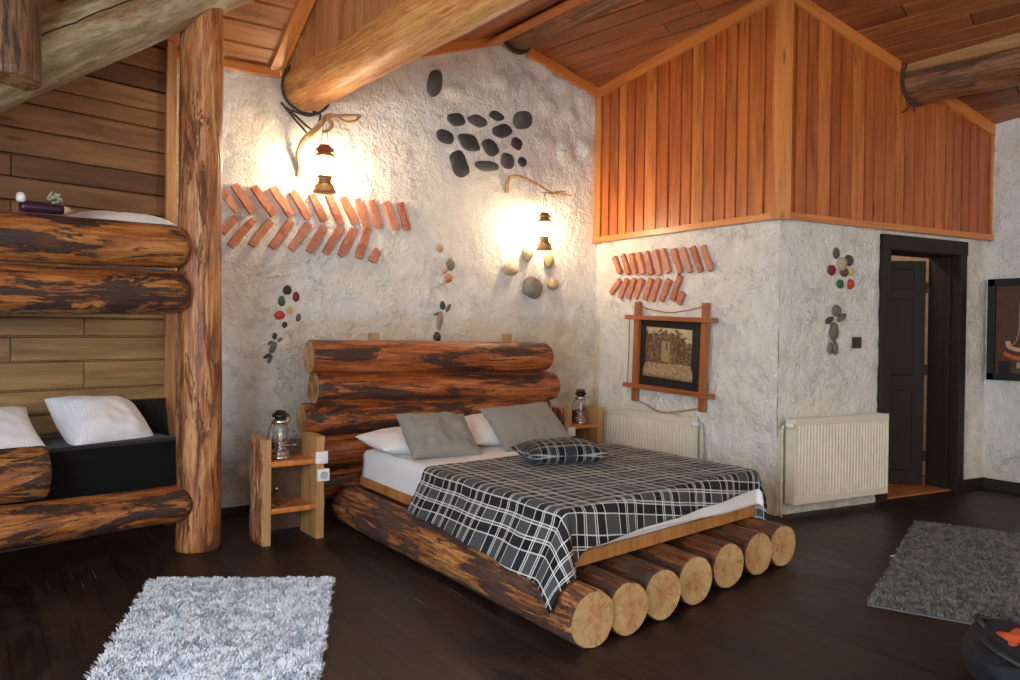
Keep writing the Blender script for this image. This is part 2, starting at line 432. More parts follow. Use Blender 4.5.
def pebble_mesh(name, rx, ry, t, seed, facet=0.):
    bm = bmesh.new(); bmesh.ops.create_icosphere(bm, subdivisions=3, radius=1.)
    for v in bm.verts:
        p = v.co.copy(); n = 1 + .16 * noise.noise(p * 1.1 + Vector((seed * 5.3, seed, 2.))) + .05 * noise.noise(p * 3.2 + Vector((seed, 4., seed * 2.)))
        if facet:
            c, s = math.cos(seed * 1.3), math.sin(seed * 1.3); x, y = p.x * c - p.y * s, p.x * s + p.y * c
            n *= (1 - facet) + facet / (abs(x) ** 3.5 + abs(y) ** 3.5 + abs(p.z) ** 3.5) ** (1 / 3.5)
        v.co = Vector((p.x * n * rx, p.y * n * ry, p.z * n * t))
    bmesh.ops.recalc_face_normals(bm, faces=bm.faces)
    me = bpy.data.meshes.new(name); bm.to_mesh(me); bm.free(); me.shade_smooth(); return me
def wall_stone(name, w, d, mat, seed, thick=.6, parent=None, facet=0., off=.0):
    s, z, rx, rz, a = d
    o = link(name, pebble_mesh(name, rx, rz, min(rx, rz) * thick, seed, facet), mat)
    o.matrix_world = frame(w, s, z, off, a)
    if parent: o.parent = parent; o.matrix_parent_inverse = parent.matrix_world.inverted()
    return o

def pillow(name, w, h, t, mat, M, seed=0, pinch=.07, wrinkle=.01, n=44, parent=None):
    V, F, UV = [], [], []
    for sgn in (1, -1):
        for i in range(n + 1):
            for j in range(n + 1):
                u, v = 2 * i / n - 1, 2 * j / n - 1
                prof = max(0., (1 - abs(u) ** 2.6) * (1 - abs(v) ** 2.6)) ** .55
                x = u * w / 2 * (1 - pinch * (1 - v * v) * abs(u) ** 2); y = v * h / 2 * (1 - pinch * (1 - u * u) * abs(v) ** 2)
                q = noise.noise(Vector((x * 7 + seed * 3, y * 7, sgn * 2. + seed))) + .5 * noise.noise(Vector((x * 17 - seed, y * 17, sgn * 5.)))
                V.append((x, y, sgn * prof * t / 2 + wrinkle * q * prof ** .5)); UV.append((x, y))
    m = (n + 1) ** 2
    for k in range(2):
        for i in range(n):
            for j in range(n):
                a = k * m + i * (n + 1) + j; q = (a, a + n + 1, a + n + 2, a + 1); F.append(q if k == 0 else q[::-1])
    me = mesh(name, V, F, True, None, UV)
    bm = bmesh.new(); bm.from_mesh(me); bmesh.ops.remove_doubles(bm, verts=bm.verts, dist=1e-4); bm.to_mesh(me); bm.free(); me.shade_smooth()
    o = link(name, me, mat); o.matrix_world = M
    if parent: o.parent = parent; o.matrix_parent_inverse = parent.matrix_world.inverted()
    return o
def pose(loc, yaw=0., pitch=0., roll=0.):
    return Matrix.Translation(loc) @ Matrix.Rotation(yaw, 4, 'Z') @ Matrix.Rotation(pitch, 4, 'X') @ Matrix.Rotation(roll, 4, 'Y')
ORD = ['first', 'second', 'third', 'fourth', 'fifth', 'sixth', 'seventh', 'eighth', 'ninth', 'tenth', 'eleventh', 'twelfth']
CRACK = 0.6
KEY_LEFT, KEY_FRONT, EXPOSURE, LAMP, FILL = 125., 38., .82, 115., 30.
BRICK_BACK_TOP= [(-3.393, 2.263, -3.276, 2.128), (-3.306, 2.31, -3.171, 2.127), (-3.172, 2.309, -3.026, 2.124), (-3.039, 2.324, -2.901, 2.128), (-2.898, 2.311, -2.77, 2.123), (-2.752, 2.308, -2.651, 2.114), (-2.623, 2.314, -2.524, 2.105), (-2.506, 2.309, -2.408, 2.115), (-2.391, 2.309, -2.31, 2.099), (-2.28, 2.308, -2.207, 2.094), (-2.155, 2.308, -2.064, 2.096), (-2.035, 2.312, -1.963, 2.096)]
BRICK_BACK_LOW= [(-3.292, 2.086, -3.385, 1.973), (-3.171, 2.081, -3.33, 1.88), (-3.049, 2.08, -3.185, 1.897), (-2.901, 2.093, -3.043, 1.89), (-2.77, 2.085, -2.902, 1.888), (-2.651, 2.078, -2.766, 1.878), (-2.524, 2.081, -2.642, 1.874), (-2.415, 2.073, -2.522, 1.864), (-2.302, 2.094, -2.379, 1.858), (-2.219, 1.931, -2.272, 1.835)]
BRICK_SIDE_TOP= [(0.267, 1.989, 0.355, 1.841), (0.377, 1.999, 0.463, 1.829), (0.49, 2.004, 0.545, 1.825), (0.582, 2.006, 0.644, 1.82), (0.681, 2.004, 0.747, 1.811), (0.782, 2.01, 0.849, 1.801), (0.875, 2.011, 0.952, 1.811), (1.0, 2.004, 1.082, 1.802), (1.099, 2.003, 1.194, 1.801), (1.21, 2.005, 1.302, 1.8), (1.318, 2.006, 1.414, 1.804)]
BRICK_SIDE_LOW= [(0.348, 1.778, 0.23, 1.662), (0.444, 1.785, 0.359, 1.618), (0.538, 1.781, 0.459, 1.61), (0.634, 1.776, 0.549, 1.608), (0.743, 1.771, 0.669, 1.593), (0.835, 1.772, 0.762, 1.58), (0.961, 1.755, 0.868, 1.577), (1.082, 1.781, 0.993, 1.58), (1.12, 1.639, 1.065, 1.552)]
MOSAIC= [(-1.728, 3.307, 0.064, 0.11, -0.234), (-1.52, 3.048, 0.082, 0.052, -0.0), (-1.315, 3.066, 0.09, 0.049, -0.07), (-1.125, 3.14, 0.074, 0.038, -0.0), (-0.86, 3.148, 0.105, 0.075, 0.433), (-1.628, 2.891, 0.081, 0.055, -0.234), (-1.067, 3.022, 0.102, 0.055, 0.211), (-1.401, 2.876, 0.1, 0.068, -0.357), (-1.19, 2.862, 0.081, 0.065, -0.357), (-0.919, 2.933, 0.057, 0.055, -0.0), (-1.488, 2.685, 0.079, 0.112, 0.474), (-1.22, 2.705, 0.11, 0.044, 0.07), (-1.018, 2.772, 0.068, 0.068, -0.441), (-0.855, 2.787, 0.045, 0.044, -0.0)]
RIVER= [(-0.807, 1.988, 0.054, 0.068, -0.0), (-0.576, 1.948, 0.049, 0.078, -0.071), (-0.983, 1.843, 0.073, 0.055, -0.0), (-0.752, 1.696, 0.103, 0.096, -0.143), (-0.525, 1.732, 0.057, 0.053, -0.0)]
CHAIN= [(-1.665, 1.98, 0.032, 0.038, 0.155), (-1.566, 1.911, 0.026, 0.026, -0.0), (-1.565, 1.848, 0.04, 0.047, -0.0), (-1.615, 1.806, 0.027, 0.038, -0.155), (-1.581, 1.741, 0.036, 0.04, -0.0), (-1.636, 1.715, 0.033, 0.038, -0.313)]
FIG_HEAD= [(-1.637, 1.516, 0.025, 0.036, -0.0), (-1.584, 1.495, 0.015, 0.039, -0.511), (-1.692, 1.446, 0.028, 0.011, 0.357), (-1.664, 1.39, 0.025, 0.078, -0.155), (-1.687, 1.261, 0.034, 0.04, -0.112)]
PEB_BACK= [(-2.917, 1.594, 0.033, 0.036, -0.23), (-2.854, 1.546, 0.025, 0.037, -0.0), (-2.96, 1.512, 0.025, 0.038, -0.0), (-2.899, 1.447, 0.022, 0.029, -0.0), (-2.974, 1.409, 0.036, 0.033, -0.0), (-2.836, 1.394, 0.018, 0.03, -0.199), (-2.937, 1.34, 0.02, 0.022, -0.349)]
FIG_BACK= [(-3.012, 1.258, 0.017, 0.025, -0.0), (-3.044, 1.21, 0.022, 0.011, 0.611), (-2.973, 1.233, 0.023, 0.012, 0.675), (-3.024, 1.175, 0.02, 0.046, -0.387), (-3.068, 1.115, 0.029, 0.013, 0.611), (-3.043, 1.093, 0.014, 0.034, -0.349)]
PEB_DOOR= [(0.587, 1.927, 0.037, 0.044, 0.287), (0.729, 1.881, 0.05, 0.044, 0.167), (0.656, 1.851, 0.054, 0.052, -0.192), (0.683, 1.788, 0.047, 0.035, -0.0), (0.757, 1.795, 0.032, 0.029, -0.227), (0.544, 1.799, 0.039, 0.04, -0.0), (0.637, 1.696, 0.039, 0.035, -0.111), (0.751, 1.701, 0.04, 0.041, -0.192)]
FIG_DOOR= [(0.591, 1.495, 0.039, 0.045, -0.055), (0.516, 1.421, 0.045, 0.023, 0.469), (0.65, 1.443, 0.052, 0.023, 0.546), (0.566, 1.335, 0.041, 0.071, -0.033), (0.531, 1.213, 0.019, 0.049, -0.07), (0.58, 1.213, 0.027, 0.05, 0.063)]
# ------------------------------------------------------------------ material library
MT = {}
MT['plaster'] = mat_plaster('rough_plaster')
MT['panel'] = mat_boards('varnished_pine_panelling', [(.36, .080, .015), (.54, .145, .027), (.44, .105, .020), (.62, .20, .042), (.48, .125, .025)], (26, 26, 1.8), .42, .18)
MT['ceil'] = mat_boards('dark_stained_ceiling_boards', [(.27, .083, .025), (.37, .125, .037), (.21, .062, .02), (.32, .10, .031)], (18, 18, 1.5), .45, .2)
MT['ceil_pale'] = mat_boards('honey_ceiling_boards', [(.46, .185, .058), (.56, .25, .085), (.50, .20, .062), (.60, .28, .10)], (18, 18, 1.5), .45, .2)
MT['bunk_upper'] = mat_boards('brown_wall_boards', [(.24, .115, .042), (.11, .046, .018), (.29, .15, .058), (.16, .066, .025), (.26, .13, .05)], (16, 16, 1.3), .5, .12)
MT['bunk_lower'] = mat_boards('tan_wall_boards', [(.34, .21, .085), (.42, .28, .12), (.30, .17, .07), (.40, .25, .105)], (16, 16, 1.3), .5, .1)
MT['plank'] = mat_boards('orange_tan_plank', [(.46, .20, .055), (.50, .23, .065)], (22, 22, 1.8), .5, .1, .6)
MT['trim'] = mat_boards('orange_trim_wood', [(.58, .19, .040), (.64, .24, .055)], (24, 24, 1.6), .38, .3, .6)
MT['tan_wood'] = mat_boards('tan_sawn_wood', [(.47, .25, .095), (.52, .29, .115)], (22, 22, 1.8), .5, .1, .6)
MT['frame_wood'] = mat_boards('red_brown_frame_wood', [(.33, .105, .032), (.38, .13, .04)], (30, 30, 2.2), .42, .2, .6, False)
MT['door'] = mat_boards('dark_brown_door_wood', [(.012, .006, .004), (.015, .0075, .005)], (30, 30, 2.2), .6, .0, .6, False)
MT['inner_floor'] = mat_boards('orange_floor_boards', [(.45, .15, .04), (.52, .19, .055)], (24, 24, 1.6), .35, .3)
MT['floor'] = mat_floor('dark_stained_floorboards')
MT['end'] = mat_endgrain('pale_sawn_end')
MT['end_dark'] = mat_endgrain('brown_sawn_end', (.17, .08, .03), (.26, .125, .05), (.22, .09, .03))
MT['log_head'] = mat_log('red_brown_peeled_log', (.19, .042, .011), (.34, .085, .019), (.52, .18, .048), (.512, .535), (.018, .008, .005), .45, .2, .8, .6, (1.5, 9))
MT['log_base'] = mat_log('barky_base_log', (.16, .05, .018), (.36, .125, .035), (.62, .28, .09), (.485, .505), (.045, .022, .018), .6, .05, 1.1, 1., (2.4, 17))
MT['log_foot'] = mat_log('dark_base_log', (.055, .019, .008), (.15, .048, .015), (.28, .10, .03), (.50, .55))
MT['log_rail'] = mat_log('orange_peeled_log', (.22, .065, .015), (.38, .125, .028), (.54, .23, .06), (.505, .52), (.014, .008, .007), .5, .15, .8, .6, (1.5, 8))
MT['log_post'] = mat_log('streaky_peeled_post', (.22, .065, .018), (.42, .150, .042), (.62, .32, .12), (.53, .555), (.10, .030, .012), .5, .1, .9, .6)
MT['log_beam'] = mat_log('golden_peeled_beam', (.46, .16, .032), (.60, .245, .062), (.72, .37, .12), (.57, .64), (.24, .09, .03), .55, .06, .35)
MT['log_ridge'] = mat_log('brown_ridge_beam', (.10, .04, .016), (.22, .085, .03), (.34, .14, .05), (.55, .6), (.06, .03, .015))
MT['log_grey'] = mat_log('weathered_grey_beam', (.19, .14, .065), (.29, .225, .12), (.42, .36, .23), (.55, .60), (.17, .085, .03), .4, .35, .5, .22, (2., 6), CRACK)
MT['log_brown'] = mat_log('brown_hanging_post', (.06, .03, .014), (.15, .075, .03), (.24, .125, .055), (.54, .58))
MT['brick'] = mat_brick('red_wall_brick')
MT['sheet'] = mat_cloth('white_sheet', (.84, .83, .82), 300., 0., .9, 'Object', .35)
MT['sateen'] = mat_cloth('white_striped_cotton', (.84, .85, .88), 300., 330., .7)
MT['linen'] = mat_cloth('grey_linen', (.27, .25, .215), 420., 0., .95)
MT['plaid'] = mat_plaid('charcoal_plaid'); MT['plaid_dim'] = mat_plaid('dark_plaid', .22, .010, (.36, .36, .34), .45)
MT['black_cloth'] = mat_cloth('black_cloth', (.005, .005, .0055), 300.)
MT['pile_pale'] = mat_pile('pale_rug_pile', (.60, .66, .73), (.86, .91, .96))
MT['pile_grey'] = mat_pile('grey_rug_pile', (.10, .095, .09), (.24, .23, .215))
MT['cream'] = simple('cream_enamel', (.76, .69, .56), .35, 0., .05)
MT['pipe'] = simple('cream_pipe_paint', (.58, .55, .40), .4, 0., .1)
MT['dirty'] = simple('grubby_wall_foot', (.22, .19, .16), .8, 0., .5)
MT['plastic'] = simple('white_plastic', (.80, .79, .76), .3, 0., .03)
MT['brown_plastic'] = simple('dark_brown_plastic', (.050, .022, .018), .4)
MT['chrome'] = mat_metal('bright_steel', (.66, .66, .68), .22)
MT['dark_metal'] = mat_metal('dark_steel', (.07, .065, .065), .4)
MT['brass'] = mat_metal('aged_brass', (.62, .43, .22), .42)
MT['maroon'] = simple('maroon_enamel', (.13, .022, .028), .35)
MT['copper'] = simple('red_enamel', (.30, .07, .04), .4)
MT['glass'] = mat_glass('clear_glass')
MT['lit'] = mat_emit('glowing_lamp_glass', (1., .74, .46), LAMP)
MT['twig'] = simple('dry_driftwood', (.50, .28, .12), .7, 0., .4, 30., .4)
MT['vine'] = simple('dark_vine', (.05, .035, .025), .8, 0., .4)
MT['cord'] = simple('tan_cord', (.30, .18, .08), .8)
MT['black'] = simple('matt_black', (.010, .009, .009), .6)
MT['orange_cloth'] = simple('orange_red_cloth', (.55, .09, .025), .8, 0., .3)
MT['navy'] = simple('dark_navy_fabric', (.005, .006, .009), .85, 0., .3)

# ------------------------------------------------------------------ the room shell
LUMPS = [(-1.551, 3.273, .091, .057), (-1.076, 3.426, .091, .082), (-.807, 3.503, .064, .052), (-.651, 3.631, .1, .062), (-.415, 3.517, .1, .082), (-.171, 3.443, .093, .087),
         (-.575, 3.302, .078, .073), (-.337, 3.268, .071, .058), (-.589, 2.985, .078, .082), (-.381, 2.932, .085, .093), (-.144, 2.988, .085, .093)]
ZP = 2.15
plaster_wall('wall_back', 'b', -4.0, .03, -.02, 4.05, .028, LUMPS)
plaster_wall('wall_side', 's', -.03, 2.03, -.02, ZP + .02, .03)
plaster_wall('wall_door', 'f', 0., 2.50, -.02, ZP + .02, .03, hole=(1.17, 2.08, 2.06))
_wr = plaster_wall('wall_right', 's', 2.22, 9.0, -.02, 5.0, .06)
for v in _wr.data.vertices: v.co.x = 2.477 + (v.co.x)
quad_wall('wall_bathroom', [(.02, .06, 0), (2.6, .06, 0), (2.6, .06, 4.2), (.02, .06, 4.2)], MT['plaster'])
quad_wall('wall_bathroom_side', [(2.60, .06, 0), (2.60, -2.3, 0), (2.60, -2.3, 4.2), (2.60, .06, 4.2)], MT['plaster'])
# floor
quad_wall('floor', [(-6.6, -9, 0), (2.7, -9, 0), (2.7, .3, 0), (-6.6, .3, 0)], MT['floor'])
boards('floor_bathroom', (.06, -1.96, .001), (0, 1, 0), (1, 0, 0), (0, 0, 1), [(i * .12, i * .12 + .12, lambda u: 0, lambda u: 2.4) for i in range(16)], .012, MT['inner_floor'])['kind'] = 'structure'
# unseen walls behind the camera, with the two windows the daylight comes through
def holed_wall(name, pts_fn, L, H, hole):
    a, b, c, d = hole; V, F = [], []
    for u in (0, a, b, L):
        for z in (0, c, d, H): V.append(pts_fn(u, z))
    for i in range(3):
        for j in range(3):
            if i == 1 and j == 1: continue
            F.append((i * 4 + j, i * 4 + 4 + j, i * 4 + 5 + j, i * 4 + 1 + j))
    return struct(link(name, mesh(name, V, F), MT['plaster']))
holed_wall('unseen_wall_left', lambda u, z: (-6.5, -9 + u, z), 9.3, 5.2, (2.6, 5.4, .9, 2.5))
holed_wall('unseen_wall_front', lambda u, z: (-6.6 + u, -8.9, z), 9.3, 5.4, (1.0, 4.2, .9, 2.4))

# ceilings. Right slope: z = 3.54 - .28 x - .12 y, boards along (.25,-.967)
def zr(x, y): return 3.54 - .28 * x - .12 * y
A = Vector((.25, -.967, 0)).normalized(); A.z = -.28 * A.x - .12 * A.y
B = Vector((.967, .25, 0)).normalized(); B.z = -.28 * B.x - .12 * B.y
Nn = Vector((-.28, -.12, -1)).normalized()
sp = []
rnd = random.Random(3)
for i in range(-18, 46):
    w = .148; cuts = [-1.3]; x = -1.3 + rnd.uniform(.6, 3.)
    while x < 9: cuts.append(x); x += rnd.uniform(2.2, 3.6)
    cuts.append(9.)
    for c0, c1 in zip(cuts, cuts[1:]): sp.append((i * w, i * w + w, (lambda c: lambda u: c)(c0 + .002), (lambda c: lambda u: c)(c1 - .002)))
struct(boards('ceiling', (0, 0, zr(0, 0) + .02), B, A, Nn, sp, .02, MT['ceil'], .007, .004))
# left slope of the main roof, down to the log beam
E3 = Vector((.12, -.9928, .055)).normalized()
RX, RZ = -1.05, 3.834
S3 = Vector((-.9928, -.12, 0)).normalized(); S3.z = -.345; S3n = S3.normalized()
N3 = E3.cross(S3n).normalized(); N3 = -N3 if N3.z > 0 else N3
sp = [(i * .14 - .9, i * .14 - .76, lambda u: -.4, lambda u: 9.5) for i in range(20)]
struct(boards('ceiling_slope', Vector((RX, 0, RZ)) - N3 * .02, S3n, E3, N3, sp, .02, MT['ceil'], .007, .004))
# steeper ceiling over the bunk corner: rises from the back wall towards the room, boards along x
C5 = Vector((0, -1, .80)).normalized(); N5 = Vector((0, -.8, -1)).normalized()
IX = lambda y: -2.93 - .12 * y                                     # the upright boarded face above the log beam
sp = []
for i in range(22):
    v0 = i * .165; y = -(v0 + .08) * C5.y * -1
    sp.append((v0, v0 + .165, (lambda a: lambda u: a)(IX(C5.y * v0) + .05), lambda u: -6.5))
V5 = Vector((1, 0, 0))
sp = [(a, b, lambda u: -6.5, hi) for a, b, hi, _ in sp]
struct(boards('ceiling_bunk', Vector((0, 0, 3.16)) - N5 * .02, C5, V5, N5, sp, .02, MT['ceil_pale'], .007, .004))
quad_wall('ceiling_high', [(-6.6, -2.2, 4.95), (-2.4, -2.2, 4.95), (-1.6, -9, 4.95), (-6.6, -9, 4.95)], MT['ceil'])
# upright boards above the log beam (face towards the bunk)
I0 = Vector((-2.93, 0, 3.05)); ID = Vector((.12, -.9928, 0)).normalized(); IN = Vector((-.9928, -.12, 0))
sp = []
for i in range(62):
    u0 = i * .142 - .1
    sp.append((u0, u0 + .142, lambda u: .02 + .04 * u, lambda u: min(1.95, max(.1, .1 + .80 * u * .9928) + .08)))
struct(boards('wall_gable', I0 + IN * -.01, ID, (0, 0, 1), IN, sp, .018, MT['ceil_pale'], .006, .003))

# wooden panelling over the plaster box: two boarded faces with a corner board, end boards and a bottom ledge
def panel_face(name, w, s0, s1, topfn, n, off, seed):
    rr = random.Random(seed); O, u, nn = WALLS[w]; ws = [rr.uniform(.8, 1.2) for _ in range(n)]; k = (s1 - s0) / sum(ws); x = s0; sp = []
    for q in ws:
        sp.append((x, x + q * k, lambda u: 0., lambda u: topfn(u) - ZP)); x += q * k
    return struct(boards(name, O + Vector((0, 0, ZP)) + nn * off, u, (0, 0, 1), nn, sp, .020, MT['panel'], .004, .011))
top_s = lambda s: zr(0, -s) + .03
top_f = lambda s: zr(W2D.x * s, -2.03 + W2D.y * s) + .03
panel_face('wall_panel_side', 's', -.02, 2.05, top_s, 17, .012, 4)
panel_face('wall_panel_door', 'f', -.02, 2.58, top_f, 21, .012, 9)
def trim(n, p0, p1, w, th, side, mat='trim'):
    return struct(beam_plank('trim_%d' % n, p0, p1, w, th, side, MT[mat]))
up = Vector((0, 0, 1))
def wz(w, s, z, off): return on(w, s, z, off)
trim(1, wz('s', .03, ZP - .02, .03), wz('s', .03, top_s(0) - .06, .03), .11, .03, (0, 1, 0))
cs = on('s', 2.03, 0, .03); trim(2, (-.028, -2.055, ZP - .02), (-.028, -2.055, 3.80), .13, .05, (1, -.6, 0))
trim(3, wz('f', 2.53, ZP - .02, .03), wz('f', 2.53, top_f(2.53) - .06, .03), .13, .03, W2D)
trim(4, wz('s', -.02, ZP + .012, .035), wz('s', 2.075, ZP + .012, .035), .05, .045, up)
trim(5, wz('f', -.05, ZP + .012, .035), wz('f', 2.60, ZP + .012, .035), .05, .045, up)
trim(6, wz('s', .0, top_s(0) - .055, .035), wz('s', 2.06, top_s(2.06) - .06, .035), .105, .03, up)
trim(7, wz('f', -.02, top_f(0) - .055, .035), wz('f', 1.24, top_f(1.24) - .06, .035), .105, .03, up)
trim(8, wz('f', 1.62, top_f(1.62) - .055, .035), wz('f', 2.58, top_f(2.58) - .06, .035), .105, .03, up)
trim(9, (-.83, -.035, zr(-.83, 0) - .035), (0., -.035, zr(0, 0) - .035), .085, .04, up)
trim(10, (-2.60, -.03, RZ - .345 * 1.56 - .03), (-1.10, -.03, RZ - .05), .075, .04, up)
# strip beside the ridge log, along the left slope
trim(11, Vector((-1.19, -.02, 3.735)), Vector((-1.19, -.02, 3.735)) + E3 * 5, .17, .03, S3n)
# strip where the bunk ceiling meets the upright boards
q0 = Vector((IX(0) - .10, 0, 3.135)); q1 = Vector((IX(-2.) - .06, -2., 3.135 + 1.6))
trim(12, q0 + Vector((0, .04, -.03)), q1, .10, .03, (1, 0, 0))
trim(13, (-3.72, -.03, 3.135), (-3.0, -.03, 3.135), .06, .03, up, 'trim')
# the boarded wall behind the bunk
BD = Vector((.967, .25, 0)).normalized(); BN = Vector((.25, -.967, 0)).normalized(); BO = Vector((-3.715, -.02, 0))
rr = random.Random(11)
def bunk_boards(name, z0, z1, mat, w):
    sp = []; z = z0
    while z < z1 - .02:
        q = min(w * rr.uniform(.8, 1.25), z1 - z); cut = rr.choice([-.95, -.55, -1.4, -2.])
        for a, b in ((-2.9, cut), (cut, .0)): sp.append((z, z + q, (lambda c: lambda u: c)(a + .001), (lambda c: lambda u: c)(b - .001)))
        z += q
    return struct(boards(name, BO, (0, 0, 1), BD, BN, sp, .022, MT[mat], .006, .004))
bunk_boards('wall_bunk_lower', 0., 1.47, 'bunk_lower', .138)
bunk_boards('wall_bunk_upper', 1.47, 3.9, 'bunk_upper', .135)
trim(14, BO + BD * -.02 + BN * .03, BO + BD * -.02 + BN * .03 + Vector((0, 0, 3.2)), .065, .03, BD, 'tan_wood')
# baseboards
def base(n, p0, p1, h=.09): return struct(beam_plank('baseboard_' + n, p0, p1, .02, h, Vector(p1).cross(up) - Vector(p0).cross(up), MT['door'], bevel=.002))
base('right', (2.445, -2.30, .045), (2.445, -8.8, .045)); base('door', on('f', 2.10, .045, .02), on('f', 2.49, .045, .02)); base('back', (-3.6, -.02, .03), (-.03, -.02, .03), .06)

# door_1: dark casing, deep lining and the leaf standing open into the room behind
d1 = bpy.data.objects.new('door_1', None); COL.objects.link(d1); struct(d1)
def dpart(name, s0, s1, z0, z1, o0, o1, mat='door', parent=d1):
    O, u, n = WALLS['f']; M = Matrix((u, Vector((0, 0, 1)), n)).transposed().to_4x4(); M.translation = O
    o = boxobj(name, ((s0 + s1) / 2, (z0 + z1) / 2, (o0 + o1) / 2), (s1 - s0, z1 - z0, o1 - o0), MT[mat], None, .004); o.matrix_world = M; o.parent = parent; return o
dpart('casing_post', 1.085, 1.18, 0, 2.10, -.01, .035); dpart('casing_post', 2.075, 2.16, 0, 2.10, -.01, .035); dpart('casing_head', 1.085, 2.16, 1.99, 2.105, -.01, .042)
dpart('lining', 1.155, 1.175, 0, 2.0, -.26, .0); dpart('lining', 2.08, 2.10, 0, 2.0, -.26, .0); dpart('lining_head', 1.16, 2.10, 1.985, 2.0, -.26, .0)
dpart('lining_fillet', 2.06, 2.08, 0, 1.985, -.09, -.05); dpart('threshold', 1.17, 2.09, -.01, .012, -.27, -.03, 'inner_floor')
hinge = on('f', 2.065, 0, -.27); ld = Vector((-.80, .60, 0)).normalized()
leaf = thing('door_leaf', 'x', 'x'); del leaf['label'], leaf['category']
leaf.matrix_world = Matrix((ld, Vector((0, 0, 1)).cross(ld), Vector((0, 0, 1)))).transposed().to_4x4() @ Matrix.Identity(4); leaf.location = hinge + Vector((0, 0, .012))
def lpart(name, c, s, mat='door', b=.006): return boxobj(name, c, s, MT[mat], leaf, b)
lpart('leaf_slab', (.44, 0, .975), (.86, .034, 1.95)); 
for z0, z1 in ((.12, .82), (.95, 1.62), (1.70, 1.88)):
    for x0 in (.10, .46): lpart('raised_panel', (x0 + .15, 0, (z0 + z1) / 2), (.28, .05, z1 - z0), 'door', .012)
for z in (.25, 1.0, 1.72): lpart('hinge', (.0, -.012, z), (.05, .045, .09), 'dark_metal', .004)
lpart('door_handle', (.80, -.05, 1.0), (.12, .02, .025), 'dark_metal')
leaf.parent = d1
struct(leaf)
# ------------------------------------------------------------------ posts and beams
EG = MT['end']; ED = MT['end_dark']
post = log('log_post', (-3.69, -.75, 0), (-3.69, -.75, 3.24), .128, .118, [MT['log_post'], EG], None, 3, .05)
tag(post, 'tall streaky peeled log post standing at the corner of the bunk bed', 'post')
rp0 = Vector((-3.35, -.68, 3.45)); rp1 = Vector((-5.3, -1.17, 2.52))
raft = log('log_rafter', Vector((-2.95, -.56, 3.88)), Vector((-6.45, -1.463, 1.273)), .175, .17, [MT['log_grey'], EG], None, 5, .05)
tag(raft, 'weathered grey green log rafter sloping across the top of the log post', 'beam')
king = log('hanging_post', (-4.70, -1.22, 2.47), (-4.70, -1.22, 4.7), .17, .18, [MT['log_brown'], ED], None, 8, .05)
tag(king, 'short dark brown upright log standing on the sloping grey rafter', 'post')
bd = Vector((.122, -1., .038))
b0 = Vector((-2.80, .05, 3.075))
beam = log('ceiling_beam', b0, b0 + bd * 7.5, .168, .165, [MT['log_beam'], EG], None, 12, .035)
tag(beam, 'golden peeled log beam ending in the white wall above the left wall lantern', 'beam')
rg = Vector((-.955, .05, 3.85)); ridge = log('ridge_beam', rg, rg + Vector((.1, -.99, .03)) * 7.5, .135, .135, [MT['log_ridge'], ED], None, 15, .04)
tag(ridge, 'brown log beam along the ridge, meeting the wall above the dark stone mosaic', 'beam')
w0 = on('f', 1.43, 3.325, -.05)
rb = thing('roof_beam', 'thick brown log beam running out from the orange panelling near the door', 'beam', w0)
wd = Vector((.15, -.985, .0))
log('log', w0, w0 + wd * 5.0, .165, .165, [MT['log_ridge'], ED], rb, 18, .04)
beam_plank('batten', w0 + wd * .06 + Vector((-.135, 0, .125)), w0 + wd * 5 + Vector((-.135, 0, .125)), .13, .03, (-.35, 0, -1.), MT['tan_wood'], rb)
# vine wound round the end of the golden beam
vn = thing('vine_wreath', 'dark vine wound round the wall end of the golden log beam', 'vine', (-2.85, -.05, 3.06))
def wire(name, pts, r, mat, parent, n=7, k=5):
    bm = bmesh.new(); tube(bm, smooth_path(pts, k) if k else pts, r, n)
    o = bm_obj(name, bm, mat, None, smooth=True); o.parent = parent; o.matrix_parent_inverse = parent.matrix_world.inverted(); return o
ring = [(-2.80 + .185 * math.cos(a), -.055 - .012 * math.sin(3 * a), 3.062 + .185 * math.sin(a)) for a in [PI * .62 + 2 * PI * i / 18 * .78 for i in range(19)]]
wire('vine_ring', ring, .009, MT['vine'], vn)
for pts in ([(-2.99, -.05, 2.93), (-2.90, -.06, 2.83), (-2.80, -.05, 2.74)], [(-2.95, -.05, 2.90), (-2.83, -.05, 2.81), (-2.76, -.04, 2.77)], [(-2.92, -.06, 2.885), (-2.80, -.07, 2.86), (-2.70, -.06, 2.905)], [(-2.76, -.06, 2.90), (-2.70, -.05, 2.89), (-2.71, -.05, 2.83)]):
    wire('vine_twig', pts, .008, MT['vine'], vn)
v2 = thing('dark_collar', 'dark collar where the thick brown beam meets the panelling', 'vine', w0)
O_, u_, n_ = WALLS['f']
wire('vine_ring', [on('f', 1.43 + .175 * math.cos(a), 3.325 + .175 * math.sin(a), .05) for a in [PI * .75 + PI * .95 * i / 12 for i in range(13)]], .011, MT['vine'], v2)  # dark ring round the beam where it meets the panelling
wire('vine_twig', [on('f', 1.36, 3.165, .05), on('f', 1.33, 3.11, .05), on('f', 1.27, 3.07, .045)], .007, MT['vine'], v2)  # thin dark strand below the ring
wire('vine_twig', [on('f', 1.36, 3.165, .05), on('f', 1.40, 3.12, .05), on('f', 1.41, 3.09, .045)], .006, MT['vine'], v2)  # second thin dark strand below the ring
v3 = thing('dark_collar', 'dark vine collar round the wall end of the ridge log', 'vine', rg)
wire('vine_ring', [(-.955 + .15 * math.cos(a), -.05, 3.85 + .15 * math.sin(a)) for a in [PI * .95 + PI * .95 * i / 12 for i in range(13)]], .014, MT['vine'], v3)

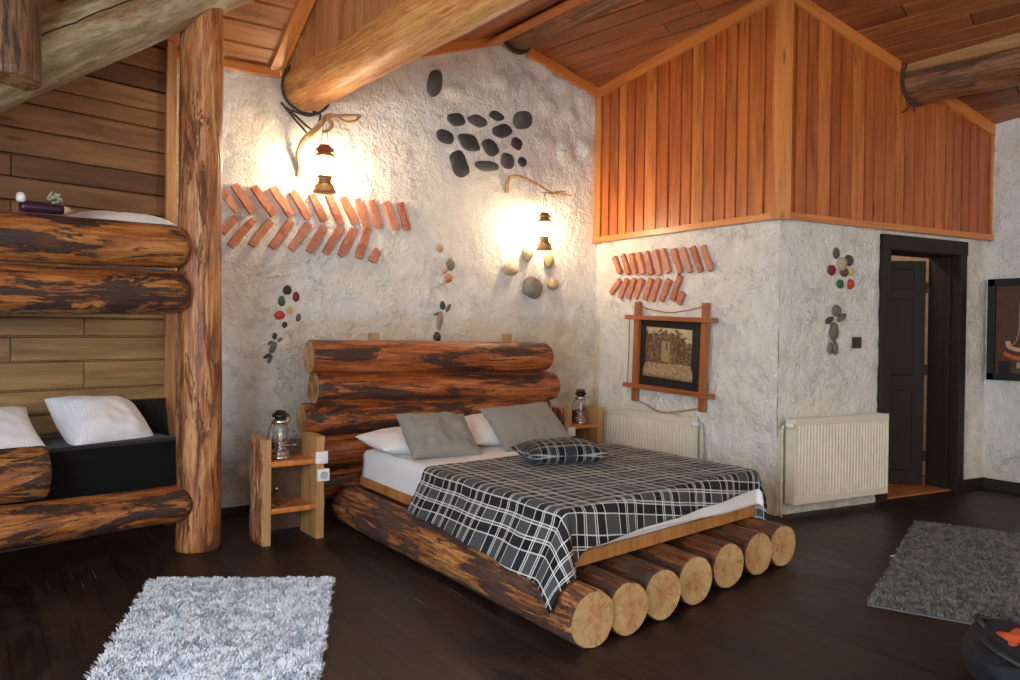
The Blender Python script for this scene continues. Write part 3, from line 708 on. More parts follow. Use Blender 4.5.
# ------------------------------------------------------------------ bunk bed
bk = thing('bunk_bed', 'built-in log bunk bed with two thick rail logs beside the tall post', 'bunk bed', (-4.6, -.6, 0))
def bl(s, z, off=0.): return Vector((-3.775, -.80, 0)) + BD * s + BN * off + Vector((0, 0, z))
log('rail_log', bl(-.025, 1.778), bl(-2.4, 1.72), .122, .125, [MT['log_rail'], EG], bk, 21, .05, dome=(.07, 0.))
log('rail_log', bl(-.02, 1.512), bl(-2.4, 1.472), .125, .127, [MT['log_rail'], EG], bk, 23, .05, dome=(.08, 0.))
log('front_log', bl(.01, .29), bl(-2.4, .335), .105, .12, [MT['log_rail'], EG], bk, 25, .06, dome=(.12, 0.))
log('guard_log', bl(-.755, .565), bl(-2.4, .60), .135, .138, [MT['log_rail'], EG], bk, 27, .05)
def bbox(name, s0, s1, o0, o1, z0, z1, mat, parent, b=.01):
    M = Matrix((BD, Vector((0, 0, 1)).cross(BD), Vector((0, 0, 1)))).transposed().to_4x4(); M.translation = Vector((-3.775, -.80, 0))
    o = boxobj(name, ((s0 + s1) / 2, (o0 + o1) / 2, (z0 + z1) / 2), (s1 - s0, o1 - o0, z1 - z0), MT[mat], None, b); o.matrix_world = M
    if parent: o.parent = parent; o.matrix_parent_inverse = parent.matrix_world.inverted()
    return o
bbox('upper_deck', -2.35, -.02, .0, .74, 1.60, 1.64, 'bunk_upper', bk); bbox('lower_deck', -2.35, -.02, .03, .74, .33, .37, 'bunk_lower', bk)
lm = bbox('mattress', -2.35, .06, .085, .70, .372, .66, 'black_cloth', None, .06); tag(lm, 'black covered mattress on the lower bunk behind the front log', 'mattress')
um = bbox('mattress', -2.35, -.03, .14, .70, 1.642, 1.80, 'sateen', None, .04); tag(um, 'thin pale mattress on the upper bunk behind the rail logs', 'mattress')
# a loose black blanket bunched against the boards
def bpose(s, off, z, yaw=0., pitch=0., roll=0.):
    p = Vector((-3.775, -.80, 0)) + BD * s - BN * off + Vector((0, 0, z)); return pose(p, math.atan2(BD.y, BD.x) + yaw, pitch, roll)
o = pillow('bolster', .62, .36, .18, MT['black_cloth'], bpose(-.12, .60, .69, -.05, 1.25, .10), 31, .03, .02); tag(o, 'black cushion propped against the tan boards of the lower bunk', 'cushion')
o = pillow('pillow', .56, .44, .28, MT['sateen'], bpose(-.30, .40, .73, .10, .66, .16), 33, .12, .015); tag(o, 'white striped pillow leaning on black bedding in the lower bunk', 'pillow')
o = pillow('pillow', .58, .44, .22, MT['sateen'], bpose(-.93, .40, .715, .05, .58, -.06), 35, .10, .012); tag(o, 'white striped pillow behind the short guard log, cut by the photo edge', 'pillow')
o = pillow('pillow', .60, .40, .16, MT['sateen'], bpose(-.24, .40, 1.915, .1, .10, -.10), 37); tag(o, 'pale pillow lying on the upper bunk beside the tall post', 'pillow')
# ornament on the rail
orn = thing('bunk_ornament', 'dark purple ornament with a pale tip lying on the upper bunk rail', 'ornament', bl(-.74, 1.905, -.0))
Mo = Matrix.Translation(bl(-.76, 1.915)) @ Matrix.Rotation(math.atan2(BD.y, BD.x), 4, 'Z') @ Matrix.Rotation(PI / 2 - .02, 4, 'Y') @ Matrix.Diagonal((.8, .8, .8, 1))
def op(name, prof, mat, M, n=20):
    o = lathe_obj(name, prof, mat, None, n); o.matrix_world = M; o.parent = orn; o.matrix_parent_inverse = orn.matrix_world.inverted(); return o
op('bottle', [(0, -.135), (.030, -.13), (.034, -.11), (.033, .08), (.030, .115), (0, .12)], simple('purple_foil', (.035, .012, .03), .35), Mo)
op('pale_tip', [(0, .115), (.028, .118), (.024, .15), (.012, .165), (.004, .185), (0, .187)], simple('cork_tan', (.42, .33, .20), .7), Mo)
Mw = Matrix.Translation(bl(-.86, 1.935)); op('white_knob', [(0, 0), (.016, 0), (.022, .012), (.022, .03), (.015, .045), (0, .05)], MT['plastic'], Mw)
bm = bmesh.new()
rf = random.Random(5)
for i in range(12):
    M = Matrix.Translation((rf.uniform(-.025, .025), rf.uniform(-.02, .02), rf.uniform(.0, .06))) @ Matrix.Rotation(rf.uniform(0, 6), 4, 'Z') @ Matrix.Rotation(rf.uniform(.3, 1.3), 4, 'X')
    bmesh.ops.create_uvsphere(bm, u_segments=10, v_segments=6, radius=.02, matrix=M @ Matrix.Diagonal((.8, .35, 1.1, 1)))
o = bm_obj('dried_flower', bm, simple('dried_flower_green', (.30, .29, .19), .8, 0., .6), None, smooth=True); o.location = bl(-.705, 1.935); o.parent = orn; o.matrix_parent_inverse = orn.matrix_world.inverted()

# ------------------------------------------------------------------ the double bed
bed = thing('log_bed', 'low double bed built of whole logs with a four log headboard', 'bed', (-1.8, -1.7, 0))
FX = [(-2.66, -3.17), (-2.446, -3.153), (-2.19, -3.099), (-1.908, -3.037), (-1.578, -2.956), (-1.264, -2.892), (-1.014, -2.858)]
BKX = [-2.685, -2.44, -2.16, -1.88, -1.58, -1.29, -1.03]
for i, ((x, y), xb) in enumerate(zip(FX, BKX)):
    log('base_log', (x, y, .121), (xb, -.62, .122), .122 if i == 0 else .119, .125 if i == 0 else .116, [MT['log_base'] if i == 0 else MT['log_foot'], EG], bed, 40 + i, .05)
FOOTY = lambda X, d=0.: -2.90 + .1625 * (X + 2.6) + d
bm = bmesh.new()
pts = [(-2.60, FOOTY(-2.60)), (-.985, FOOTY(-.985)), (-.985, -.60), (-2.60, -.60)]
lo = [bm.verts.new((*p, .243)) for p in pts]; hi = [bm.verts.new((*p, .306)) for p in pts]
bm.faces.new(lo[::-1]); bm.faces.new(hi)
for k in range(4): bm.faces.new((lo[k], lo[(k + 1) % 4], hi[(k + 1) % 4], hi[k]))
pb = bm_obj('platform_board', bm, MT['plank'], None, .006); pb.parent = bed; pb.matrix_parent_inverse = bed.matrix_world.inverted()
HL = [((-2.905, 1.122), (-.87, 1.103), .118), ((-2.87, .905), (-.795, .862), .117), ((-2.955, .693), (-.89, .69), .112), ((-2.87, .468), (-.95, .468), .112), ((-2.84, .245), (-.95, .245), .112)]
for i, (a, b, r) in enumerate(HL):
    log('headboard_log', (a[0], -.42, a[1]), (b[0], -.42, b[1]), r, r * 1.01, [MT['log_head'], ED if i == 1 else EG], bed, 60 + i, .035, dome=(0., .06))
for x in (-2.36, -1.185): boxobj('headboard_upright', (x, -.30 + .02, .645), (.062, .06, 1.29), MT['tan_wood'], bed, .006).matrix_parent_inverse = bed.matrix_world.inverted()

# mattress, rounded slab following the skewed foot
n = 40; V, F = [], []
def mat_pt(a, b, zt):
    X = -2.595 + 1.59 * a; Y = -.62 + b * (FOOTY(X, .02) + .62); return X, Y
Vs = []
prof = [(0., .0, .307), (0., .0, .33), (.006, .0, .40), (.004, .0, .455), (.02, .0, .485), (.05, 0, .497)]
Lx, Ly = 1.59, 2.2
ringpts = []
for k in range(160):
    t = k / 160 * 4; s = int(t); q = t - s
    ringpts.append([(q, 1), (1, 1 - q), (1 - q, 0), (0, q)][s])
for ins, _, z in prof:
    for a, b in ringpts:
        a2 = min(max(a, (ins) / Lx), 1 - ins / Lx); b2 = min(max(b, ins / Ly), 1 - ins / Ly)
        X, Y = mat_pt(a2, b2, z); nz = noise.noise(Vector((X * 5, Y * 5, z * 9)))
        V.append((X + .006 * nz, Y + .006 * nz, z + (.004 * nz if z > .31 else 0)))
for r in range(len(prof) - 1):
    for k in range(160): F.append((r * 160 + k, r * 160 + (k + 1) % 160, (r + 1) * 160 + (k + 1) % 160, (r + 1) * 160 + k))
g0 = len(V)
for i in range(n + 1):
    for j in range(n + 1):
        a, b = .05 / Lx + (1 - .1 / Lx) * i / n, .05 / Ly + (1 - .1 / Ly) * j / n
        X, Y = mat_pt(a, b, 0); V.append((X, Y, .497 + .006 * noise.noise(Vector((X * 4, Y * 4, 3))) + .010 * abs(noise.noise(Vector((X * 2.5, Y * 11, 7))))* min(1, 6 * min(a, 1 - a, b, 1 - b))))
for i in range(n):
    for j in range(n): a = g0 + i * (n + 1) + j; F.append((a, a + n + 1, a + n + 2, a + 1))
mo = mesh('mattress', V, F, True)
bm = bmesh.new(); bm.from_mesh(mo); bmesh.ops.recalc_face_normals(bm, faces=bm.faces); bm.to_mesh(mo); bm.free(); mo.shade_smooth()
tag(link('mattress', mo, MT['sheet']), 'thick mattress under a white sheet on the low log bed', 'mattress')

def drape(name, mat, top, hl, hr, hf, hy, thick, oal=.50, oaf=.14, oac=.60, xs=(-2.6, -1.0), fold=.010, nx=120, ny=130, crease=.006, seed=0, dhl=0.):
    """cloth laid over the bed: hangs hl left, hr right, hf(x) at the foot; hy(x) is the edge nearest the pillows"""
    V, F, UV = [], [], []
    for i in range(nx + 1):
        for j in range(ny + 1):
            hj = hl + dhl * j / ny; X = xs[0] - hj + (xs[1] - xs[0] + hj + hr) * i / nx
            Xc = min(max(X, xs[0]), xs[1]); yf = FOOTY(Xc, .01); y1 = yf - hf(Xc); y0 = hy(Xc)
            Y = y0 + (y1 - y0) * j / ny; Yc = max(Y, yf); dx = X - Xc; dy = Y - Yc; d = math.hypot(dx, dy); r = .055
            nz = noise.noise(Vector((X * 3, Y * 3, seed + 2.))) + .6 * noise.noise(Vector((X * 8, Y * 7, seed + 5.)))
            z = top + crease * nz; px, py = Xc, Yc
            if d > 1e-6:
                ux, uy = dx / d, dy / d; c2 = abs(2 * ux * uy); ox = (oal if dx < 0 else .06) * ux * ux + oaf * uy * uy; oa = ox * (1 - c2) + (oac if dx < 0 else .25) * c2
                if d < r * PI / 2: th = d / r; out, dr = r * math.sin(th) * (.5 + .5 * oa), r * (1 - math.cos(th))
                else: e = d - r * PI / 2; out, dr = r * (.5 + .5 * oa) + e * oa, r + e * math.sqrt(1 - oa * oa)
                out += fold * math.sin((Y if abs(ux) > abs(uy) else X) * 13 + 2 * noise.noise(Vector((X * 2, Y * 2, 1)))) * min(1, d / .2)
                px += ux * out; py += uy * out; z -= dr
            if py > -3.19:                                        # the cloth lies over the outer log
                qx, qz = px + 2.672, z - .121; q = math.hypot(qx, qz)
                if q < .136: px, z = -2.672 + qx * .136 / q, .121 + qz * .136 / q
            V.append((px, py, z)); UV.append((X, Y))
    for i in range(nx):
        for j in range(ny): a = i * (ny + 1) + j; F.append((a, a + 1, a + ny + 2, a + ny + 1))
    me = mesh(name, V, F, True, None, UV); o = link(name, me, mat)
    m = o.modifiers.new('cloth_thickness', 'SOLIDIFY'); m.thickness = thick; m.offset = 1. if me.polygons[0].normal.z > 0 else -1.
    return o
bl_ = drape('plaid_blanket', MT['plaid'], .512, .285, .36, lambda X: .21 - .045 * (X + 2.6) + .10 * math.exp(-(X + 2.6) / .05), lambda X: -1.60 + .15 * (X + 2.6), .006, dhl=.085)
tag(bl_, 'charcoal plaid blanket with white lines spread over the foot of the bed', 'blanket')
sh = drape('bed_sheet', MT['sheet'], .503, .17, .10, lambda X: .205 + (.03 * min(1., max(0., (X + 1.9) / .6))) - .012 * (X + 2.6), lambda X: FOOTY(X, .5), .003, .40, .05, .40, fold=.004, nx=90, ny=50, crease=.002, seed=4)
for v in sh.data.vertices:                                        # only a loose strip of the sheet hangs out below the blanket
    if v.co.x < -2.6: v.co.z = max(v.co.z, .262)
tag(sh, 'white sheet peeping out below the plaid blanket at the foot of the bed', 'sheet')

pl = [('pillow', .62, .42, .15, 'sheet', pose((-2.37, -.90, .575), .05, .10), 71, 'white pillow lying under the crumpled grey cushion on the double bed', 'pillow', None),
      ('pillow', .62, .42, .17, 'sheet', pose((-1.66, -.86, .60), .06, .30), 73, 'white pillow behind the smooth grey cushion on the double bed', 'pillow', None),
      ('cushion', .52, .38, .17, 'linen', pose((-2.285, -1.15, .63), -.04, .72, .05), 75, 'crumpled grey cushion resting on the white pillow, nearest the nightstand with chrome lantern', 'cushion', None),
      ('cushion', .66, .40, .16, 'linen', pose((-1.53, -1.08, .64), .14, .74, -.03), 77, 'smooth grey cushion propped up in front of the headboard, behind the plaid cushion', 'cushion', None),
      ('plaid_cushion', .54, .40, .15, 'plaid_dim', pose((-1.83, -1.86, .585), -.34, 0.), 79, 'small charcoal plaid cushion lying flat on the plaid blanket', 'cushion', None)]
for nm, w, h, t, m, M, sd, lb, ct, g in pl:
    tag(pillow(nm, w, h, t, MT[m], M, sd, wrinkle={75: .030, 77: .012}.get(sd, .007)), lb, ct)
# ------------------------------------------------------------------ nightstands
def nightstand(label, loc, rz, w=.38, d=.27, h=.64, sh=(.20, .485), bark=True, lean=.0, sockets=((.0, .51), (.035, .40))):
    t = thing('nightstand', label, 'nightstand', loc, rz)
    for k, (x, tx) in enumerate(((-w / 2 + .028, .056), (w / 2 - .03, .06))):
        bm = bmesh.new(); nz = 26; ny = 8
        # slab side with a rounded bark face outwards
        sgn = -1 if k == 0 else 1; rows = []
        for i in range(nz + 1):
            z = h * i / nz; row = []
            for j in range(ny + 1):
                y = -d / 2 + d * j / ny; q = 1 - (2 * j / ny - 1) ** 2
                b = .016 * q + .008 * noise.noise(Vector((y * 14, z * 7, 3. + k)))
                row.append(bm.verts.new((x + sgn * (tx / 2 + b - .008), y, z)))
            rows.append(row)
        inn = [[bm.verts.new((x - sgn * tx / 2, -d / 2, h * i / nz)), bm.verts.new((x - sgn * tx / 2, d / 2, h * i / nz))] for i in range(nz + 1)]
        bf, ef = [], []
        for i in range(nz):
            for j in range(ny): bf.append(bm.faces.new((rows[i][j], rows[i][j + 1], rows[i + 1][j + 1], rows[i + 1][j])))
            bm.faces.new((rows[i][0], rows[i + 1][0], inn[i + 1][0], inn[i][0])); bm.faces.new((rows[i][ny], inn[i][1], inn[i + 1][1], rows[i + 1][ny])); bm.faces.new((inn[i][0], inn[i + 1][0], inn[i + 1][1], inn[i][1]))
        bm.faces.new(rows[0] + inn[0][::-1]); bm.faces.new((rows[nz] + inn[nz][::-1])[::-1])
        for f in bf: f.material_index = 1
        bmesh.ops.recalc_face_normals(bm, faces=bm.faces)
        me = bpy.data.meshes.new('side_slab'); bm.to_mesh(me); bm.free()
        for p in me.polygons: p.use_smooth = p.material_index == 1
        link('side_slab', me, [MT['tan_wood'], MT['slab_bark']], t)
    for z in sh: boxobj('shelf', (0, 0, z), (w - .10, d - .02, .034), MT['trim'], t, .01)
    boxobj('back_panel', (0, d / 2 - .012, h * .49), (w - .09, .014, h * .9), MT['log_dark_board'], t, .002)  # plain dark brown board behind the shelves
    for q, (dx, z) in enumerate(sockets):
        p = boxobj('switch_plate' if q == 0 else 'socket_plate', (w / 2 - .03 + dx * .3, -d / 2 - .012, z), (.078, .028, .078), MT['plastic'], t, .008)
        if q == 0: boxobj('rocker', (0 + w / 2 - .03, -d / 2 - .029, z), (.044, .008, .05), MT['plastic'], p, .003)
        else:
            s = lathe_obj('socket_cup', [(.024, .0), (.024, .004), (.018, .002), (.0, .001)], MT['grey_plastic'], p, 20)
            s.location = (w / 2 - .03 + dx * .3, -d / 2 - .027, z); s.rotation_euler = (PI / 2, 0, 0)
    return t
# the boards' grain runs along local z, which suits the upright slabs; the bark face has its own bark
t_ = NT('bark_face'); v_ = t_.shifted(t_.coord(), 9., t_.rand()); f_ = t_.noise(t_.map(v_, (22, 22, 5)), 1., 7, .7, 1.)
t_.set(color=t_.ramp(f_, [(.36, (.07, .026, .012)), (.46, (.28, .085, .03)), (.54, (.50, .25, .11)), (.62, (.68, .45, .24))]), rough=.7, normal=t_.bump(f_, .8, .008)); MT['slab_bark'] = t_.m
MT['log_dark_board'] = simple('dark_back_board', (.10, .05, .025), .6, 0., .3); MT['grey_plastic'] = simple('grey_plastic', (.45, .45, .44), .35)
nightstand('log slab nightstand with bark sides and a chrome lantern on it, beside the log post', (-3.17, -.785, 0), 0.02, .40)
nightstand('log slab nightstand in the room corner between the headboard and the radiator', (-.475, -.30, 0), .0, .40, .27, .66, (.20, .50), sockets=((.0, .47),))
for c in [o for o in COL.objects if o.name.startswith('nightstand')][1].children:
    if c.name.startswith('switch_plate'): c.location.x -= .33

# ------------------------------------------------------------------ lanterns
def lantern(name, label, loc, h=.36, wide=1.,  lit=False, metal='chrome', cap='chrome', cap2=None, rz=0., bail=True, hook=None):
    t = thing(name, label, 'lantern', loc, rz, ); k = h / .36
    def P(pr): return [(r * k * wide, z * k) for r, z in pr]
    tank = lathe_obj('fuel_tank', P([(0, 0), (.056, 0), (.060, .006), (.060, .014), (.055, .022), (.052, .045), (.046, .060), (.034, .068), (.0, .070)]), MT[metal], t)
    lathe_obj('burner', P([(.030, .064), (.038, .070), (.038, .076), (.032, .080), (.032, .086), (.037, .089), (.037, .094), (.032, .098), (.034, .104), (.046, .110), (.044, .118), (.0, .120)]), MT[metal], t)
    g = lathe_obj('glass_chimney', P([(.036, .117), (.043, .128), (.046, .16), (.046, .205), (.041, .235), (.036, .245)] + ([(.0, .2452)] if lit else [(.034, .245), (.039, .234), (.0435, .205), (.0435, .16), (.0405, .129), (.034, .118)])), MT['lit' if lit else 'glass'], t)
    if not lit: lathe_obj('mantle', P([(0, .12), (.010, .122), (.015, .145), (.013, .175), (.006, .195), (0, .197)]), MT['plastic'], t, 14)
    lathe_obj('collar', P([(.038, .243), (.050, .247), (.052, .256), (.048, .268), (.040, .275), (.0, .277)]), MT[metal], t)
    lathe_obj('hood', P([(.030, .272), (.034, .285), (.047, .290), (.050, .296), (.045, .308), (.034, .316), (.028, .330), (.012, .336), (0, .337)]), MT[cap], t)
    if cap2: lathe_obj('top_cap', P([(.02, .318), (.042, .322), (.043, .332), (.028, .344), (0, .348)]), MT[cap2], t)
    for i in range(4):
        bm = bmesh.new(); a = PI / 4 + i * PI / 2; c, s = math.cos(a), math.sin(a)
        tube(bm, [(c * r * k * wide, s * r * k * wide, z * k) for r, z in ((.044, .112), (.052, .14), (.053, .22), (.049, .25))], .0022 * k, 6)
        bm_obj('guard_wire', bm, MT[metal], t, smooth=True)
    bm = bmesh.new(); tube(bm, [(.02 * k, -.02 * k, .092 * k), (.078 * k * wide, -.031 * k, .092 * k)], .003 * k, 6)
    lathe(bm, P([(.0, -.004), (.011, -.004), (.011, .004), (.0, .004)]), 12, (.078 * k * wide, -.031 * k, .092 * k)); bm_obj('control_knob', bm, MT[metal], t, smooth=True)
    if bail:
        if hook: pts = [(-.048 * k, 0, .262 * k), (-.03 * k, 0, .33 * k), (0, 0, hook), (.03 * k, 0, .33 * k), (.048 * k, 0, .262 * k)]
        else: pts = [(-.05 * k, 0, .26 * k), (-.068 * k, .03 * k, .20 * k), (-.07 * k, .05 * k, .13 * k), (-.05 * k, .06 * k, .10 * k)]
        bm = bmesh.new(); tube(bm, smooth_path(pts, 6) if not hook else pts, .0028 * k, 6); bm_obj('bail_handle', bm, MT['dark_metal'], t, smooth=True)
    return t
lantern('wall_lantern', 'lit brass lantern with red cap hanging from forked driftwood under the golden beam', (-2.716, -.19, 2.293), .372, 1.33, True, 'brass', 'copper', hook=.555)
lantern('wall_lantern', 'lit brass lantern hanging from a thin bent twig above the rounded river stones', (-.748, -.19, 2.012), .345, 1.2, True, 'brass', 'brass', hook=.49)
lantern('table_lantern', 'unlit chrome lantern with glass chimney standing on the bark sided nightstand', (-3.215, -.79, .503), .325, 1.2, False, 'chrome', 'dark_metal')
lantern('table_lantern', 'unlit dark lantern with maroon top on the nightstand in the room corner', (-.425, -.31, .518), .31, 1.2, False, 'chrome', 'dark_metal', 'maroon')
jar = thing('glass_jar', 'small clear glass ornament on the lower shelf of the bark sided nightstand', 'jar', (-3.25, -.83, .218))
lathe_obj('bowl', [(0, 0), (.022, 0), (.024, .006), (.010, .012), (.010, .02), (.030, .03), (.036, .05), (.030, .068), (.016, .078), (.014, .095), (.010, .095), (.012, .078), (.027, .066), (.032, .05), (.026, .034), (0, .026)], MT['glass'], jar)
lathe_obj('stopper', [(0, .092), (.013, .094), (.018, .105), (.013, .118), (0, .12)], MT['chrome'], jar)

# driftwood brackets
def bracket(label, paths, base):
    t = thing('driftwood_bracket', label, 'bracket', base)
    for nm, pts, rr_ in paths:
        P = smooth_path(pts, 5); m = len(P); bm = bmesh.new()
        R = [ (rr_[0] + (rr_[1] - rr_[0]) * i / (m - 1)) * (1 + .18 * noise.noise(Vector((i * .6, base[0], 2.)))) for i in range(m)]
        tube(bm, P, R, 9); o = bm_obj(nm, bm, MT['twig'], None, smooth=True); o.parent = t; o.matrix_parent_inverse = t.matrix_world.inverted()
    return t
bracket('pale forked driftwood branch holding the red capped lantern', [
    ('trunk', [(-2.844, -.01, 2.428), (-2.84, -.03, 2.496), (-2.86, -.05, 2.571), (-2.855, -.07, 2.62), (-2.83, -.09, 2.685), (-2.777, -.12, 2.74), (-2.735, -.14, 2.79), (-2.70, -.17, 2.845), (-2.657, -.19, 2.86)], (.022, .020)),
    ('fork', [(-2.657, -.19, 2.86), (-2.62, -.19, 2.862), (-2.543, -.19, 2.878), (-2.438, -.17, 2.898)], (.014, .008)),
    ('fork', [(-2.70, -.17, 2.835), (-2.66, -.18, 2.80), (-2.68, -.17, 2.755), (-2.72, -.16, 2.735)], (.016, .010)),
    ('fork', [(-2.615, -.19, 2.855), (-2.56, -.20, 2.828), (-2.49, -.19, 2.845), (-2.438, -.17, 2.893)], (.008, .010))], (-2.84, -.01, 2.5))
bracket('thin bent twig on the wall holding the lantern above the river stones', [
    ('peg', [(-1.02, -.01, 2.499), (-1.028, -.02, 2.558), (-1.019, -.03, 2.625)], (.018, .016)),
    ('twig', [(-1.022, -.03, 2.632), (-.935, -.07, 2.64), (-.802, -.13, 2.585), (-.74, -.18, 2.535), (-.66, -.19, 2.505)], (.011, .008)),
    ('twig', [(-.765, -.185, 2.505), (-.665, -.19, 2.51), (-.573, -.19, 2.518), (-.448, -.18, 2.507)], (.007, .005)),
    ('twig', [(-.70, -.185, 2.50), (-.60, -.19, 2.53), (-.52, -.19, 2.535)], (.006, .004)),
    ('twig', [(-.68, -.185, 2.515), (-.60, -.20, 2.50), (-.54, -.20, 2.49)], (.005, .003))], (-1.02, -.01, 2.5))

# ------------------------------------------------------------------ bricks set in the plaster
def brick(w, d, label, group, seed, wid, thick=.045):
    s0, z0, s1, z1 = d; L = math.hypot(s1 - s0, z1 - z0); ang = math.atan2(z1 - z0, s1 - s0)
    bm = bmesh.new(); box(bm, (0, 0, 0), (L, wid, thick)); bmesh.ops.subdivide_edges(bm, edges=list(bm.edges), cuts=5, use_grid_fill=True)
    for v in bm.verts:
        p = v.co * 16 + Vector((seed * 3.7, seed, 1.)); q = Vector((noise.noise(p), noise.noise(p + Vector((9, 0, 0))), noise.noise(p + Vector((0, 9, 0)))))
        v.co += q * .007
        c = abs(v.co.x) / (L / 2); 
        if c > .93: v.co.y *= .90
    bmesh.ops.recalc_face_normals(bm, faces=bm.faces); me = bpy.data.meshes.new('brick'); bm.to_mesh(me); bm.free()
    o = link('brick', me, MT['brick']); o.matrix_world = frame(w, (s0 + s1) / 2, (z0 + z1) / 2, .012, ang); return tag(o, label, 'brick', group)
G1, G2 = 'herringbone bricks behind the log post', 'herringbone bricks above the picture frame'
for k, d in enumerate(BRICK_BACK_TOP): brick('b', d, '%s brick from the log post, upper row of herringbone under the forked driftwood' % ORD[k], G1, k, .053)
for k, d in enumerate(BRICK_BACK_LOW): brick('b', d, '%s brick from the log post, lower row of herringbone under the forked driftwood' % ORD[k] if k < 9 else 'half brick ending the lower herringbone row above the headboard', G1, k + 30, .053)
for k, d in enumerate(BRICK_SIDE_TOP): brick('s', d, '%s brick from the room corner in the upper row above the wooden picture frame' % ORD[k], G2, k + 50, .050)
for k, d in enumerate(BRICK_SIDE_LOW): brick('s', d, '%s brick from the room corner in the lower row above the wooden picture frame' % ORD[k] if k < 8 else 'half brick ending the lower row above the wooden picture frame', G2, k + 70, .050)

# ------------------------------------------------------------------ stones set in the plaster
SD = mat_stone('dark_basalt', (.042, .040, .042)); SD2 = mat_stone('dark_grey_rock', (.085, .08, .075))
MOS_L = ['lone dark oval stone high on the wall, apart from the mosaic', 'dark stone at the top row end of the mosaic nearest the golden beam', 'dark stone second along the top row of the wall mosaic', 'small flat dark stone third along the top row of the wall mosaic',
         'large dark angular stone at the upper corner of the mosaic, nearest the orange panelling', 'dark stone just below the top row end, on the golden beam side of the mosaic', 'dark angular stone under the small flat stone in the wall mosaic', 'broad dark stone in the centre of the wall mosaic',
         'dark squarish stone beside the broad centre stone of the mosaic', 'small dark round stone under the large angular corner stone of the mosaic', 'large dark oval stone at the lower corner of the mosaic', 'half round dark stone in the bottom row of the wall mosaic',
         'small dark grey stone third along the bottom row of the wall mosaic', 'smallest dark stone ending the bottom row of the wall mosaic']
for k, d in enumerate(MOSAIC): tag(wall_stone('mosaic_stone', 'b', d, SD2 if k in (0, 2, 4, 11, 12) else SD, k + 1, .45, None, .55), MOS_L[k], 'stone', 'dark stones of the wall mosaic' if k else None)
RC = [(.52, .40, .26), (.33, .28, .15), (.47, .36, .23), (.27, .235, .19), (.50, .37, .22)]
RL = ['beige egg shaped stone just below the lantern on the thin twig', 'olive upright oval stone beside the beige egg shaped stone', 'tan lumpy stone set apart from the other river stones', 'largest grey tan river stone on the wall below the lantern', 'small tan river stone beside the largest one on the wall']
for k, d in enumerate(RIVER): tag(wall_stone('river_stone', 'b', d, mat_stone('river_stone_%s' % RL[k].split()[0], RC[k], .2), k + 20, .9, None, .0, .02), RL[k], 'stone', 'river stones below the twig lantern')
CC = [(.46, .33, .20), (.60, .52, .38), (.20, .18, .10), (.50, .38, .29), (.52, .22, .11), (.60, .54, .44)]
CL = ['tan pebble at the top of the winding pebble trail', 'tiny cream pebble second in the winding pebble trail', 'dark olive pebble in the middle of the winding pebble trail', 'pinkish pebble beside the dark olive one in the pebble trail', 'orange pebble near the bottom of the winding pebble trail', 'pale cream pebble at the bottom of the winding pebble trail']
for k, d in enumerate(CHAIN): tag(wall_stone('pebble', 'b', d, mat_stone('pebble_' + CL[k].split()[0], CC[k], .2), k + 30, .8), CL[k], 'pebble', 'pebble trail above the headboard figure')
PC = {'k': (.035, .035, .03), 'r': (.20, .018, .025), 'g': (.045, .13, .03), 'y': (.60, .46, .12), 'R': (.52, .05, .03), 'n': (.10, .09, .075), 'b': (.46, .36, .25), 'w': (.11, .07, .045), 'G': (.03, .12, .07), 'e': (.07, .075, .055)}
PB = [('k', 'black pebble at the top of the colourful cluster by the headboard'), ('r', 'dark red pebble in the colourful cluster by the headboard'), ('g', 'green pebble in the colourful cluster by the headboard'), ('y', 'yellow pebble in the colourful cluster by the headboard'), ('R', 'bright red pebble in the colourful cluster by the headboard'), ('n', 'grey pebble at the edge of the colourful cluster by the headboard'), ('k', 'black pebble at the bottom of the colourful cluster by the headboard')]
PD = [('n', 'dark grey pebble at the top of the cluster above the door radiator'), ('e', 'dark green grey pebble in the cluster above the door radiator'), ('b', 'large beige pebble in the cluster above the door radiator'), ('w', 'brown pebble in the middle of the cluster above the door radiator'), ('y', 'yellow pebble in the cluster above the door radiator'), ('r', 'dark red pebble in the cluster above the door radiator'), ('G', 'green pebble in the cluster above the door radiator'), ('R', 'bright red pebble in the cluster above the door radiator')]
PM = {k: mat_stone('painted_pebble_' + c, PC[k], .15) for k, c in zip('krgyRnbwGe', ('black', 'crimson', 'green', 'yellow', 'red', 'grey', 'beige', 'brown', 'teal', 'olive'))}
for k, (c, lb) in enumerate(PB): tag(wall_stone('pebble', 'b', PEB_BACK[k], PM[c], 40 + k, .6), lb, 'pebble', 'coloured pebbles by the headboard')
for k, (c, lb) in enumerate(PD): tag(wall_stone('pebble', 'f', PEB_DOOR[k], PM[c], 50 + k, .55), lb, 'pebble', 'coloured pebbles above the door radiator')
def stone_man(label, w, data, names, cols, seed):
    s, z = data[0][:2]; t = thing('pebble_figure', label, 'wall figure', on(w, s, z))
    for k, (d, nm) in enumerate(zip(data, names)): wall_stone(nm, w, d, cols[k], seed + k, .7, t, 0, .012)
FA, FB = mat_stone('grey_brown_pebble', (.15, .12, .095)), mat_stone('dark_pebble', (.055, .05, .042)); FC = mat_stone('taupe_pebble', (.29, .22, .17), .2)
stone_man('small dark figure made of pebbles on the wall beside the bark sided nightstand', 'b', FIG_BACK, ['head', 'arm', 'arm', 'torso', 'leg', 'leg'], [FB, FA, FA, FA, FB, FA], 60)
stone_man('taupe figure made of pebbles standing above the headboard', 'b', FIG_HEAD, ['head', 'arm', 'arm', 'torso', 'leg'], [FB, FA, FA, FC, FB], 70)
